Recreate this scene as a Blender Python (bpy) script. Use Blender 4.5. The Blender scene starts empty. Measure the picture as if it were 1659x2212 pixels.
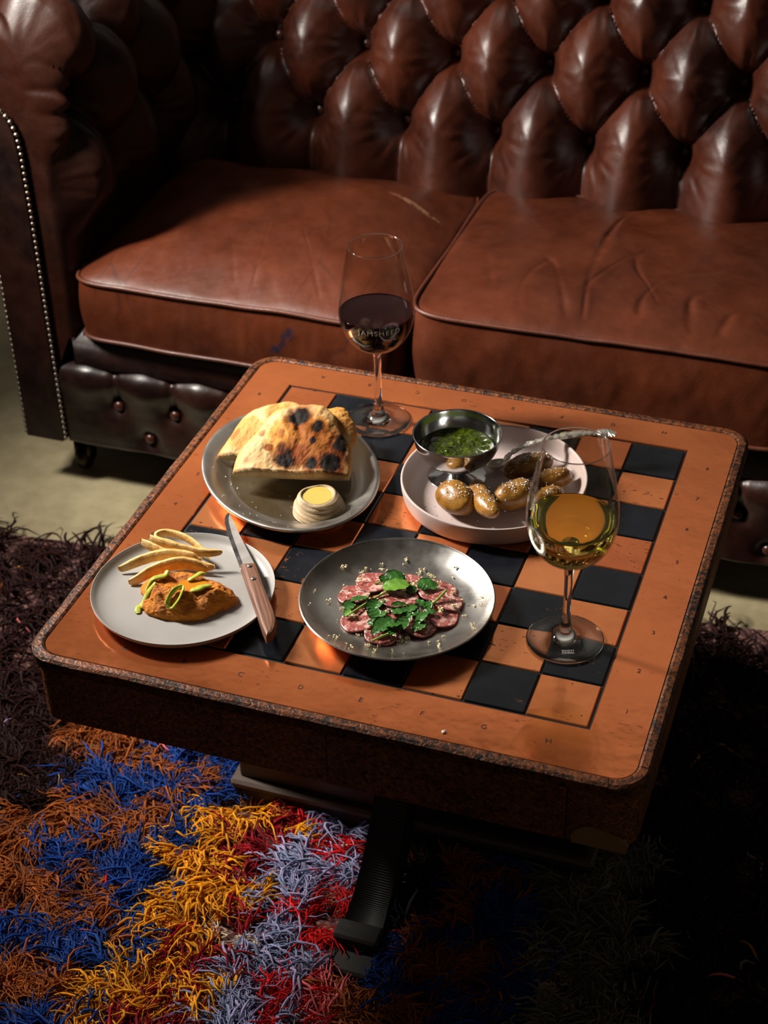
import bpy, math, random
import numpy as np
from mathutils import Vector, Matrix

# ------------------------------------------------------------------ camera
SC = bpy.context.scene
COL = SC.collection
T = 0.46                                   # height of the table top above the floor
cam_d = bpy.data.cameras.new('camera')
cam = bpy.data.objects.new('camera', cam_d)
COL.objects.link(cam)
_fw = Vector((-0.2731, 0.7680, -0.5793)); _r = Vector((0.9460, 0.3239, -0.0164))
_u = _r.cross(_fw).normalized(); _r = _fw.cross(_u).normalized()
cam.matrix_world = Matrix(((_r.x, _u.x, -_fw.x, 0.4807), (_r.y, _u.y, -_fw.y, -1.4697), (_r.z, _u.z, -_fw.z, 1.1281 + T), (0, 0, 0, 1)))
cam_d.sensor_fit = 'VERTICAL'; cam_d.sensor_height = 24.0
cam_d.lens = 3592.44 / 2212 * 24.0
cam_d.clip_start = 0.05
cam_d.dof.use_dof = True; cam_d.dof.focus_distance = 1.80; cam_d.dof.aperture_fstop = 5.0
SC.camera = cam

# ------------------------------------------------------------------ world and lights
w = bpy.data.worlds.new('world'); SC.world = w; w.use_nodes = True
w.node_tree.nodes['Background'].inputs[0].default_value = (0.75, 0.85, 1.0, 1)
w.node_tree.nodes['Background'].inputs[1].default_value = 0.004


def area_light(name, loc, target, sx, sy, power, color, spread):
    d = bpy.data.lights.new(name, 'AREA'); d.shape = 'RECTANGLE'; d.size = sx; d.size_y = sy
    d.energy = power; d.color = color; d.spread = math.radians(spread)
    o = bpy.data.objects.new(name, d); COL.objects.link(o)
    o.location = loc
    o.rotation_euler = (Vector(target) - Vector(loc)).to_track_quat('-Z', 'Y').to_euler()
    return o


key = area_light('key_lamp', (-1.15, 0.10, 1.31), (0.15, 0.40, 0.42), 0.14, 0.32, 21.5, (1.0, 0.935, 0.85), 102)
fill = area_light('added_fill', (0.9, -2.4, 2.3), (0.0, 0.2, 0.3), 1.2, 0.8, 1.1, (1.0, 0.9, 0.8), 180)  # added soft fill that lifts the dark fronts; no such lamp is known
wash = area_light('added_wall_wash', (-0.4, 1.15, 2.60), (-0.5, 1.95, 1.95), 2.2, 0.25, 13.0, (1.0, 0.93, 0.86), 140)  # unseen lamp added to brighten the back wall mirrored in the copper

SC.view_settings.view_transform = 'Standard'
SC.view_settings.look = 'None'
SC.view_settings.gamma = 1.0
SC.view_settings.use_curve_mapping = False
SC.view_settings.exposure = 0.0

# ------------------------------------------------------------------ helpers
rng = np.random.default_rng(7)
random.seed(7)


def empty(name, label, cat, loc=(0, 0, 0), group=None):
    o = bpy.data.objects.new(name, None); COL.objects.link(o)
    o.empty_display_size = 0.05
    o.location = loc
    tag(o, label, cat, group)
    return o


def tag(o, label=None, cat=None, group=None, kind=None):
    if label: o['label'] = label
    if cat: o['category'] = cat
    if group: o['group'] = group
    if kind: o['kind'] = kind
    return o


def wloc(o):
    v = Vector((0, 0, 0))
    while o is not None:
        v = v + o.location; o = o.parent
    return v


def mk(name, V, F, mat, parent=None, smooth=True, loc=None, fixn=False):
    """link ONE mesh object; V are world coordinates, stored relative to the parent (or to loc)"""
    V = np.asarray(V, float).reshape(-1, 3)
    me = bpy.data.meshes.new(name)
    base = np.array(wloc(parent)) if parent is not None else np.zeros(3)
    org = np.array(loc, float) if loc is not None else base
    V2 = V - org
    if isinstance(F, np.ndarray):
        n, k = F.shape
        me.vertices.add(len(V2)); me.vertices.foreach_set('co', V2.astype(np.float32).ravel())
        me.loops.add(n * k); me.loops.foreach_set('vertex_index', F.astype(np.int32).ravel())
        me.polygons.add(n); me.polygons.foreach_set('loop_start', np.arange(0, n * k, k, dtype=np.int32))
        me.update(calc_edges=True)
    else:
        me.from_pydata([tuple(v) for v in V2], [], [tuple(int(i) for i in f) for f in F])
    me.validate()
    if fixn:
        import bmesh
        b_ = bmesh.new(); b_.from_mesh(me); bmesh.ops.recalc_face_normals(b_, faces=b_.faces); b_.to_mesh(me); b_.free()
    if smooth:
        me.polygons.foreach_set('use_smooth', np.ones(len(me.polygons), bool))
    if mat is not None: me.materials.append(mat)
    o = bpy.data.objects.new(name, me); COL.objects.link(o)
    if parent is not None: o.parent = parent
    o.location = tuple(org - base)
    return o


class MB:
    """collects shapes of ONE mesh"""
    def __init__(s): s.V = []; s.F = []; s.n = 0
    def add(s, V, F):
        V = np.asarray(V, float).reshape(-1, 3)
        s.F += [tuple(int(i) + s.n for i in f) for f in F]
        s.V.append(V); s.n += len(V)
        return s
    def out(s): return np.concatenate(s.V), s.F


def grid_faces(nu, nv, closed_u=False, closed_v=False):
    i = np.arange(nu if closed_u else nu - 1); j = np.arange(nv if closed_v else nv - 1)
    I, J = np.meshgrid(i, j, indexing='ij'); I = I.ravel(); J = J.ravel()
    I2 = (I + 1) % nu; J2 = (J + 1) % nv
    return np.stack([I * nv + J, I2 * nv + J, I2 * nv + J2, I * nv + J2], 1)


def box(x0, x1, y0, y1, z0, z1, b=0.0):
    """box with chamfered edges (b)"""
    if b <= 0:
        V = [(x, y, z) for x in (x0, x1) for y in (y0, y1) for z in (z0, z1)]
        F = [(0, 1, 3, 2), (4, 6, 7, 5), (0, 4, 5, 1), (2, 3, 7, 6), (0, 2, 6, 4), (1, 5, 7, 3)]
        return V, F
    xs = (x0, x1); ys = (y0, y1); zs = (z0, z1); V = []; idx = {}
    for i in (0, 1):
        for j in (0, 1):
            for k in (0, 1):
                for a in range(3):
                    p = [xs[i], ys[j], zs[k]]
                    for c, (ii) in enumerate((i, j, k)):
                        if c != a: p[c] += b if ii == 0 else -b
                    idx[(i, j, k, a)] = len(V); V.append(tuple(p))
    F = []
    for i in (0, 1):
        F.append([idx[(i, j, k, 0)] for j, k in ((0, 0), (1, 0), (1, 1), (0, 1))])
        F.append([idx[(j, i, k, 1)] for j, k in ((0, 0), (1, 0), (1, 1), (0, 1))])
        F.append([idx[(j, k, i, 2)] for j, k in ((0, 0), (1, 0), (1, 1), (0, 1))])
    for j in (0, 1):
        for k in (0, 1):
            F.append([idx[(0, j, k, 1)], idx[(1, j, k, 1)], idx[(1, j, k, 2)], idx[(0, j, k, 2)]])
            F.append([idx[(j, 0, k, 0)], idx[(j, 1, k, 0)], idx[(j, 1, k, 2)], idx[(j, 0, k, 2)]])
            F.append([idx[(j, k, 0, 0)], idx[(j, k, 1, 0)], idx[(j, k, 1, 1)], idx[(j, k, 0, 1)]])
    for i in (0, 1):
        for j in (0, 1):
            for k in (0, 1):
                F.append([idx[(i, j, k, a)] for a in range(3)])
    return V, F


def tube(P, R, n=8, cap=True, squash=None):
    """tube along polyline P (m,3) with radii R"""
    P = np.asarray(P, float); m = len(P)
    R = np.full(m, R) if np.isscalar(R) else np.asarray(R, float)
    Tn = np.gradient(P, axis=0); Tn /= np.linalg.norm(Tn, axis=1)[:, None] + 1e-12
    up = np.array([0, 0, 1.0]) if abs(Tn[0][2]) < 0.9 else np.array([1.0, 0, 0])
    V = []
    a = np.cross(Tn[0], up); a /= np.linalg.norm(a)
    th = np.linspace(0, 2 * np.pi, n, endpoint=False)
    for i in range(m):
        a = a - Tn[i] * (a @ Tn[i]); a /= np.linalg.norm(a) + 1e-12
        b = np.cross(Tn[i], a)
        s = 1.0 if squash is None else squash
        V.append(P[i] + R[i] * (np.cos(th)[:, None] * a + s * np.sin(th)[:, None] * b))
    V = np.concatenate(V)
    F = [tuple(f) for f in grid_faces(m, n, closed_v=True)]
    if cap:
        F.append(tuple(range(n))[::-1]); F.append(tuple(range((m - 1) * n, m * n)))
    return V, F


def lathe(prof, c=(0, 0, 0), n=64, sx=1.0, sy=1.0, rot=0.0, fn=None, closed=False):
    """prof: list of (r,z). revolves around c"""
    prof = np.asarray(prof, float); m = len(prof)
    th = np.linspace(0, 2 * np.pi, n, endpoint=False)
    R = prof[:, 0][:, None]
    X = R * np.cos(th)[None] * sx; Y = R * np.sin(th)[None] * sy
    Z = np.repeat(prof[:, 1][:, None], n, 1)
    if fn is not None: X, Y, Z = fn(X, Y, Z, th)
    cr, sr = math.cos(rot), math.sin(rot)
    V = np.stack([c[0] + X * cr - Y * sr, c[1] + X * sr + Y * cr, c[2] + Z], -1).reshape(-1, 3)
    return V, grid_faces(m, n, closed_u=closed, closed_v=True)


def smooth_path(P, k=8):
    """Catmull-Rom through points"""
    P = np.asarray(P, float)
    Q = np.concatenate([[2 * P[0] - P[1]], P, [2 * P[-1] - P[-2]]])
    out = []
    for i in range(1, len(Q) - 2):
        for t in np.linspace(0, 1, k, endpoint=False):
            a, b, c, d = Q[i - 1], Q[i], Q[i + 1], Q[i + 2]
            out.append(0.5 * ((2 * b) + (-a + c) * t + (2 * a - 5 * b + 4 * c - d) * t * t + (-a + 3 * b - 3 * c + d) * t ** 3))
    out.append(P[-1])
    return np.array(out)


def vnoise(P, scale, seed=0, octaves=3):
    """cheap smooth pseudo noise in [-1,1] for arrays of points"""
    P = np.asarray(P, float) * scale
    r = np.random.default_rng(seed)
    out = np.zeros(P.shape[:-1]); amp = 1.0; tot = 0
    for o in range(octaves):
        for k in range(4):
            d = r.normal(size=P.shape[-1]); d /= np.linalg.norm(d); ph = r.uniform(0, 6.28)
            q = r.normal(size=P.shape[-1]); q /= np.linalg.norm(q)
            out += amp * np.sin(P @ d * 2.1 + ph + 1.3 * np.sin(P @ q * 1.7 + ph * 2)) / 4
        tot += amp; amp *= 0.5; P = P * 2.03
    return out / tot * 1.6


def text_mesh(body, size, depth=0.0, spacing=1.0):
    cu = bpy.data.curves.new('lettering', 'FONT')
    cu.body = body; cu.size = size; cu.align_x = 'CENTER'; cu.align_y = 'CENTER'; cu.extrude = depth
    cu.space_character = spacing; cu.resolution_u = 3
    o = bpy.data.objects.new('lettering', cu); COL.objects.link(o)
    dg = bpy.context.evaluated_depsgraph_get(); dg.update()
    me = bpy.data.meshes.new_from_object(o.evaluated_get(dg))
    V = np.array([v.co[:] for v in me.vertices]); F = [tuple(p.vertices) for p in me.polygons]
    bpy.data.objects.remove(o); bpy.data.curves.remove(cu); bpy.data.meshes.remove(me)
    return V, F


# ------------------------------------------------------------------ materials
class NT:
    def __init__(s, name):
        s.m = bpy.data.materials.new(name); s.m.use_nodes = True
        s.t = s.m.node_tree; s.b = s.t.nodes['Principled BSDF']; s.o = s.t.nodes['Material Output']
    def n(s, t, **k):
        x = s.t.nodes.new(t)
        for a, v in k.items():
            if hasattr(x, a) and a not in ('Scale', 'Detail'): setattr(x, a, v)
        return x
    def l(s, a, b): s.t.links.new(a, b)
    def coord(s, kind='Object', scale=(1, 1, 1), rot=(0, 0, 0), vary=False):
        c = s.n('ShaderNodeTexCoord'); m = s.n('ShaderNodeMapping')
        if vary:                      # each tile gets its own patch of the pattern
            oi = s.n('ShaderNodeObjectInfo'); va = s.n('ShaderNodeVectorMath'); va.operation = 'MULTIPLY_ADD'
            s.l(oi.outputs['Location'], va.inputs[0]); va.inputs[1].default_value = (3.7, 5.3, 2.1)
            s.l(c.outputs[kind], va.inputs[2])
            m.inputs['Scale'].default_value = scale; m.inputs['Rotation'].default_value = rot
            s.l(va.outputs[0], m.inputs[0]); return m.outputs[0]
        m.inputs['Scale'].default_value = scale; m.inputs['Rotation'].default_value = rot
        s.l(c.outputs[kind], m.inputs[0]); return m.outputs[0]
    def noise(s, co, scale, detail=4, rough=0.55, dist=0.0):
        x = s.n('ShaderNodeTexNoise'); x.inputs['Scale'].default_value = scale; x.inputs['Detail'].default_value = detail
        x.inputs['Roughness'].default_value = rough; x.inputs['Distortion'].default_value = dist
        s.l(co, x.inputs['Vector']); return x.outputs['Fac']
    def voro(s, co, scale, feature='F1', out='Distance', rand=1.0):
        x = s.n('ShaderNodeTexVoronoi'); x.feature = feature; x.inputs['Scale'].default_value = scale
        x.inputs['Randomness'].default_value = rand
        s.l(co, x.inputs['Vector']); return x.outputs[out]
    def ramp(s, fac, stops, interp='LINEAR'):
        x = s.n('ShaderNodeValToRGB'); cr = x.color_ramp; cr.interpolation = interp
        while len(cr.elements) < len(stops): cr.elements.new(0.5)
        for e, (p, c) in zip(cr.elements, stops):
            e.position = p; e.color = (c[0], c[1], c[2], 1) if hasattr(c, '__len__') else (c, c, c, 1)
        s.l(fac, x.inputs[0]); return x.outputs[0]
    def mix(s, fac, a, b, blend='MIX'):
        x = s.n('ShaderNodeMix'); x.data_type = 'RGBA'; x.blend_type = blend
        for v, k in ((fac, 0), (a, 6), (b, 7)):
            if hasattr(v, 'default_value') or hasattr(v, 'is_linked'): s.l(v, x.inputs[k])
            elif hasattr(v, '__len__'): x.inputs[k].default_value = (v[0], v[1], v[2], 1)
            else: x.inputs[k].default_value = v
        return x.outputs[2]
    def math(s, op, a, b=0.0):
        x = s.n('ShaderNodeMath'); x.operation = op
        for v, k in ((a, 0), (b, 1)):
            if hasattr(v, 'is_linked'): s.l(v, x.inputs[k])
            else: x.inputs[k].default_value = v
        return x.outputs[0]
    def bump(s, h, strength=0.3, dist=0.002):
        x = s.n('ShaderNodeBump'); x.inputs['Strength'].default_value = strength; x.inputs['Distance'].default_value = dist
        s.l(h, x.inputs['Height']); s.l(x.outputs[0], s.b.inputs['Normal']); return x
    def set(s, **k):
        names = {'base': 'Base Color', 'rough': 'Roughness', 'metal': 'Metallic', 'ior': 'IOR', 'trans': 'Transmission Weight', 'sss': 'Subsurface Weight',
                 'coat': 'Coat Weight', 'coatr': 'Coat Roughness', 'spec': 'Specular IOR Level', 'sheen': 'Sheen Weight', 'alpha': 'Alpha'}
        for a, v in k.items():
            i = s.b.inputs[names[a]]
            if hasattr(v, 'is_linked'): s.l(v, i)
            elif hasattr(v, '__len__'): i.default_value = (v[0], v[1], v[2], 1)
            else: i.default_value = v
        return s
    def sssr(s, r, scale):
        s.b.inputs['Subsurface Radius'].default_value = r; s.b.inputs['Subsurface Scale'].default_value = scale


def simple(name, base, rough=0.5, metal=0.0, **k):
    return NT(name).set(base=base, rough=rough, metal=metal, **k).m


def leather(name, dark, mid, rough, cracks=0.0, spec=0.5, stains=()):
    t = NT(name); co = t.coord('Object')
    n1 = t.noise(co, 5.0, 5, 0.6); n2 = t.noise(co, 28.0, 4, 0.6)
    c = t.ramp(t.math('ADD', t.math('MULTIPLY', n1, 0.75), t.math('MULTIPLY', n2, 0.25)), [(0.36, dark), (0.62, mid)])
    if cracks > 0:
        wv = t.coord('Object', (16, 5, 5), (0, 0, 0.35))
        d = t.n('ShaderNodeMix'); d.data_type = 'RGBA'
        e = t.voro(t.mix(0.12, wv, t.n('ShaderNodeTexNoise').outputs['Color']), 1.0, 'DISTANCE_TO_EDGE')
        msk = t.ramp(e, [(0.0, 1.0), (0.022, 0.0)])
        gate = t.ramp(t.noise(co, 7.0, 3), [(0.47, 0.0), (0.62, 1.0)])
        c = t.mix(t.math('MULTIPLY', t.math('MULTIPLY', msk, gate), cracks), c, (0.012, 0.006, 0.004))
    if stains:
        for (loc_, rot_, sc_, col_, am_) in stains:
            tc = t.n('ShaderNodeTexCoord'); mp = t.n('ShaderNodeMapping'); mp.vector_type = 'TEXTURE'
            mp.inputs['Location'].default_value = loc_; mp.inputs['Rotation'].default_value = rot_; mp.inputs['Scale'].default_value = sc_
            t.l(tc.outputs['Object'], mp.inputs[0]); gr = t.n('ShaderNodeTexGradient'); gr.gradient_type = 'SPHERICAL'; t.l(mp.outputs[0], gr.inputs[0])
            mk_ = t.math('MULTIPLY', t.ramp(gr.outputs['Fac'], [(0.0, 0.0), (0.35, 1.0)]), t.ramp(t.noise(co, 70.0, 4, 0.7), [(0.42, 0.0), (0.56, am_)]))
            c = t.mix(mk_, c, col_)
    t.set(base=c, spec=spec)
    t.set(rough=t.ramp(n2, [(0.3, rough - 0.05), (0.7, rough + 0.10)]))
    g = t.voro(co, 420.0, 'DISTANCE_TO_EDGE'); h = t.math('ADD', t.math('MULTIPLY', g, 0.30), t.math('MULTIPLY', t.noise(co, 45.0, 5, 0.6), 1.2))
    t.bump(h, 0.22, 0.0025)
    return t.m


M = {}
M['back_leather'] = leather('oxblood leather', (0.020, 0.0038, 0.0018), (0.076, 0.0150, 0.0048), 0.38, spec=0.62)
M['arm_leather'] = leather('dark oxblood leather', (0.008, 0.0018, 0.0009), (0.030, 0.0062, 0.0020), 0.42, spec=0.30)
M['seat_leather'] = leather('worn brown leather', (0.050, 0.0098, 0.0030), (0.100, 0.0205, 0.0056), 0.46, cracks=0.45, spec=0.32, stains=(((0.088, -0.232, 0.056), (0, math.radians(-52), 0), (0.042, 0.05, 0.011), (0.010, 0.012, 0.030), 0.9), ((0.19, 0.098, 0.14), (0, 0, math.radians(-19)), (0.062, 0.006, 0.05), (0.30, 0.15, 0.08), 0.6)))
M['crease_leather'] = leather('creased brown leather', (0.047, 0.0092, 0.0029), (0.095, 0.0195, 0.0055), 0.46, spec=0.32)
M['pipe_leather'] = leather('brown piping leather', (0.05, 0.011, 0.005), (0.10, 0.024, 0.009), 0.42)
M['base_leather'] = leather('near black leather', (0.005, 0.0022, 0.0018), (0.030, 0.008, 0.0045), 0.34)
M['dark_cloth'] = simple('dark lining cloth', (0.006, 0.004, 0.004), 0.9)
M['stud'] = simple('aged brass stud', (0.30, 0.25, 0.21), 0.33, 1.0)
M['rivet'] = simple('steel rivet', (0.62, 0.58, 0.54), 0.25, 1.0)
M['button'] = simple('leather button', (0.05, 0.014, 0.008), 0.30)
M['caster'] = simple('dark caster metal', (0.05, 0.04, 0.03), 0.45, 1.0)


def copper(name, a, b, metal=0.55, rough=0.32, spots=0.5, brk=0.0):
    t = NT(name); co = t.coord('Object', vary=True)
    n = t.noise(co, 9.0, 5, 0.6); n2 = t.noise(co, 60.0, 3)
    c = t.ramp(n, [(0.33, a), (0.66, b)])
    # dents and tarnish marks of the metal itself
    sp = t.ramp(t.math('ADD', t.voro(co, 120.0), t.math('MULTIPLY', t.noise(co, 300.0, 3), 0.25)), [(0.20, 1.0), (0.27, 0.0)])
    gate = t.ramp(t.noise(co, 30.0, 2), [(0.52, 0.0), (0.60, 1.0)])
    fx = t.coord('Object', (90, 260, 90), (0, 0, 0.5), vary=True); fl = t.ramp(t.noise(fx, 1.0, 2), [(0.64, 0.0), (0.68, 1.0)])
    f2 = t.math('MULTIPLY', fl, t.ramp(t.noise(co, 14.0, 2), [(0.5, 0.0), (0.6, 1.0)]))
    mk_ = t.math('MULTIPLY', t.math('MAXIMUM', t.math('MULTIPLY', sp, gate), f2), spots)
    c = t.mix(mk_, c, (0.03, 0.012, 0.008))
    if brk: pass
    t.set(base=c, metal=metal)
    t.set(rough=t.ramp(t.math('ADD', t.math('MULTIPLY', n, 0.6), t.math('MULTIPLY', n2, 0.4)), [(0.35, rough - 0.07), (0.65, rough + 0.09)]))
    h = t.math('ADD', t.math('MULTIPLY', t.noise(co, 16.0, 3), 1.0), t.math('MULTIPLY', n2, 0.10))
    t.bump(h, 0.20, 0.006)
    return t.m


M['copper'] = copper('worn copper sheet', (0.56, 0.155, 0.050), (0.70, 0.205, 0.066), 0.74, 0.15, 0.45)
M['copper_tile'] = [copper('copper tile %s' % k, a, b, 0.72, 0.18, 0.9) for k, a, b in
                    (('warm', (0.58, 0.175, 0.058), (0.74, 0.24, 0.080)), ('red', (0.50, 0.130, 0.043), (0.66, 0.19, 0.064)), ('pale', (0.62, 0.21, 0.074), (0.78, 0.27, 0.097)))]


def black_tile(name, thr):
    t = NT(name); co = t.coord('Object', vary=True)
    n = t.noise(co, 26.0, 5, 0.65)
    wear = t.math('MULTIPLY', t.ramp(t.noise(co, 120.0, 3, 0.6, 0.6), [(0.60, 0.0), (0.66, 1.0)]), t.ramp(t.noise(co, 17.0, 2), [(thr, 0.0), (thr + 0.08, 1.0)]))
    c = t.ramp(n, [(0.3, (0.0035, 0.0045, 0.0065)), (0.7, (0.009, 0.0105, 0.015))])
    t.set(base=t.mix(wear, c, (0.16, 0.05, 0.018)))
    t.set(spec=0.22, rough=t.ramp(n, [(0.3, 0.20), (0.7, 0.36)]))
    t.bump(t.math('ADD', n, t.math('MULTIPLY', wear, -0.6)), 0.25, 0.0015)
    return t.m


M['black_tile'] = [black_tile('blackened tile %d' % k, v) for k, v in enumerate((0.60, 0.55, 0.64))]


def hammered(name, lo, hi, metal, rough, scale=170.0, lo_p=0.35, hi_p=0.62, strength=0.9):
    t = NT(name); co = t.coord('Object', (1, 1, 1))
    v = t.noise(co, scale, 3, 0.5, 0.8); n = t.noise(co, 10.0, 4)
    f = t.math('ADD', t.math('MULTIPLY', v, 0.7), t.math('MULTIPLY', n, 0.3))
    c = t.ramp(f, [(lo_p, lo), (hi_p, hi)])
    t.set(base=c, metal=metal, rough=rough)
    t.bump(v, strength, 0.0035)
    return t.m


M['trim_copper'] = hammered('hammered dark copper edging', (0.010, 0.005, 0.0035), (0.19, 0.056, 0.015), 0.30, 0.52, 190.0, 0.40, 0.60, 0.40)
M['apron_copper'] = hammered('patinated copper apron', (0.030, 0.012, 0.005), (0.40, 0.130, 0.034), 0.45, 0.40, 190.0, 0.34, 0.66, 1.0)
M['groove'] = simple('black groove', (0.006, 0.004, 0.003), 0.6)
M['bare_wood'] = simple('chipped bare wood', (0.30, 0.16, 0.05), 0.7)


def wood(name, a, b, rough, scale=(4, 60, 60), bumpd=0.001, strength=0.3, along=None):
    t = NT(name); co = t.coord('Object', scale)
    if along is not None:
        mp = co.node; mp.vector_type = 'TEXTURE'; mp.inputs['Rotation'].default_value = (0, 0, along); mp.inputs['Scale'].default_value = [1 / v for v in scale]
    n = t.noise(co, 1.0, 5, 0.65, 0.4)
    t.set(base=t.ramp(n, [(0.3, a), (0.7, b)]), rough=rough)
    t.bump(n, strength, bumpd); return t.m


M['dark_wood'] = wood('dark stained oak', (0.010, 0.006, 0.004), (0.032, 0.019, 0.012), 0.5)
M['worn_wood'] = wood('worn grey oak edge', (0.035, 0.022, 0.016), (0.10, 0.068, 0.052), 0.6)
M['leg_wood'] = wood('ribbed black oak', (0.007, 0.006, 0.005), (0.020, 0.016, 0.013), 0.55)
M['handle_wood'] = wood('brown rosewood handle', (0.085, 0.030, 0.016), (0.30, 0.13, 0.07), 0.55, (22, 420, 420), along=math.atan2(-0.843, 0.538))


def steel(name, rough, base=(0.62, 0.60, 0.57), aniso=True, scratches=0.2):
    t = NT(name); co = t.coord('Object')
    n = t.noise(co, 40.0, 4); t.set(base=base, metal=1.0)
    t.set(rough=t.ramp(n, [(0.3, rough - 0.05), (0.7, rough + 0.06)]))
    if scratches:
        s = t.coord('Object', (60, 900, 60), (0.2, 0.1, 0.9)); t.bump(t.noise(s, 1.0, 2), scratches, 0.0003)
    return t.m


M['platter_steel'] = steel('satin steel platter', 0.36, (0.52, 0.49, 0.45))
M['plate_steel'] = steel('brushed steel plate', 0.29, (0.54, 0.52, 0.49))
M['bowl_steel'] = steel('polished steel bowl', 0.14, (0.60, 0.60, 0.60), scratches=0.05)
M['blade_steel'] = steel('blade steel', 0.46, (0.66, 0.62, 0.59))
M['silver'] = steel('old silver', 0.42, (0.90, 0.86, 0.78), scratches=0.1)


def ceramic(name, a, b, rough):
    t = NT(name); co = t.coord('Object'); n = t.noise(co, 12.0, 4); n2 = t.noise(co, 220.0, 2)
    t.set(base=t.ramp(n, [(0.3, a), (0.7, b)]), rough=rough); t.bump(n2, 0.06, 0.0006); return t.m


M['grey_ceramic'] = ceramic('matt grey stoneware', (0.30, 0.285, 0.27), (0.35, 0.332, 0.315), 0.45)
M['pink_ceramic'] = ceramic('pale pink stoneware', (0.44, 0.352, 0.332), (0.50, 0.405, 0.383), 0.50)


def thin_glass(name):
    m = bpy.data.materials.new(name); m.use_nodes = True; t = m.node_tree; t.nodes.clear()
    o = t.nodes.new('ShaderNodeOutputMaterial'); mx = t.nodes.new('ShaderNodeMixShader')
    tr = t.nodes.new('ShaderNodeBsdfTransparent'); tr.inputs[0].default_value = (0.97, 0.965, 0.955, 1)
    g = t.nodes.new('ShaderNodeBsdfGlossy'); g.inputs['Roughness'].default_value = 0.02
    f = t.nodes.new('ShaderNodeFresnel')
    ge = t.nodes.new('ShaderNodeNewGeometry'); mr = t.nodes.new('ShaderNodeMapRange')
    mr.inputs['To Min'].default_value = 1.40; mr.inputs['To Max'].default_value = 1 / 1.40      # same reflectance from either side of the thin wall
    t.links.new(ge.outputs['Backfacing'], mr.inputs['Value']); t.links.new(mr.outputs[0], f.inputs['IOR'])
    t.links.new(f.outputs[0], mx.inputs[0]); t.links.new(tr.outputs[0], mx.inputs[1]); t.links.new(g.outputs[0], mx.inputs[2])
    t.links.new(mx.outputs[0], o.inputs[0]); return m


def solid_glass(name, col, ior, rough=0.0):
    m = bpy.data.materials.new(name); m.use_nodes = True; t = m.node_tree; t.nodes.clear()
    o = t.nodes.new('ShaderNodeOutputMaterial'); g = t.nodes.new('ShaderNodeBsdfGlass')
    g.inputs['Color'].default_value = (*col, 1); g.inputs['IOR'].default_value = ior; g.inputs['Roughness'].default_value = rough
    t.links.new(g.outputs[0], o.inputs[0]); return m


M['glass_bowl'] = thin_glass('thin clear glass')
M['glass_stem'] = solid_glass('clear crystal stem', (0.98, 0.98, 0.97), 1.5)
M['red_wine'] = simple('red wine', (0.008, 0.0010, 0.0015), 0.02, 0.0, spec=0.16)
M['white_wine'] = solid_glass('golden white wine', (0.97, 0.94, 0.50), 1.30)
t = NT('frosted etched lettering'); t.set(base=(0.8, 0.77, 0.73), rough=0.6)
_tl = t.n('ShaderNodeBsdfTranslucent'); _tl.inputs[0].default_value = (0.85, 0.82, 0.78, 1); _mx = t.n('ShaderNodeMixShader'); _mx.inputs[0].default_value = 0.45
t.l(t.b.outputs[0], _mx.inputs[1]); t.l(_tl.outputs[0], _mx.inputs[2]); t.l(_mx.outputs[0], t.o.inputs[0])
M['etch'] = t.m

# ------------------------------------------------------------------ floor
t = NT('polished concrete'); co = t.coord('Object')
n = t.noise(co, 3.0, 6, 0.6); n2 = t.noise(co, 22.0, 5, 0.6)
t.set(base=t.ramp(t.math('ADD', t.math('MULTIPLY', n, 0.6), t.math('MULTIPLY', n2, 0.4)), [(0.35, (0.22, 0.18, 0.10)), (0.65, (0.44, 0.37, 0.22))]), rough=0.55)
t.bump(n2, 0.15, 0.003)
fl = mk('floor', *box(-3.2, 3.2, -3.0, 3.0, -0.08, 0.0), t.m, smooth=False)
tag(fl, kind='structure')
M['wall'] = simple('pale painted plaster', (0.42, 0.41, 0.39), 0.8)
M['ceiling'] = simple('pale ceiling plaster', (0.45, 0.44, 0.42), 0.8)
for nm, b in (('wall_back', (-3.2, 3.2, 1.95, 2.05, 0, 2.8)), ('wall_front', (-3.2, 3.2, -3.0, -2.9, 0, 2.8)), ('wall_left', (-3.2, -3.1, -2.9, 1.95, 0, 2.8)),
              ('wall_right', (3.1, 3.2, -2.9, 1.95, 0, 2.8)), ('ceiling', (-3.2, 3.2, -3.0, 2.05, 2.8, 2.9))):
    tag(mk(nm, *box(*b), M['ceiling' if nm == 'ceiling' else 'wall'], smooth=False), kind='structure')

# ------------------------------------------------------------------ sofa
sofa = empty('chesterfield_sofa', 'dark brown buttoned leather sofa with studded scroll arm behind the table', 'sofa', (-0.17, 0.85, 0))
PX, RS = 0.1555, 0.118                      # button spacing along and between rows


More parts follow.
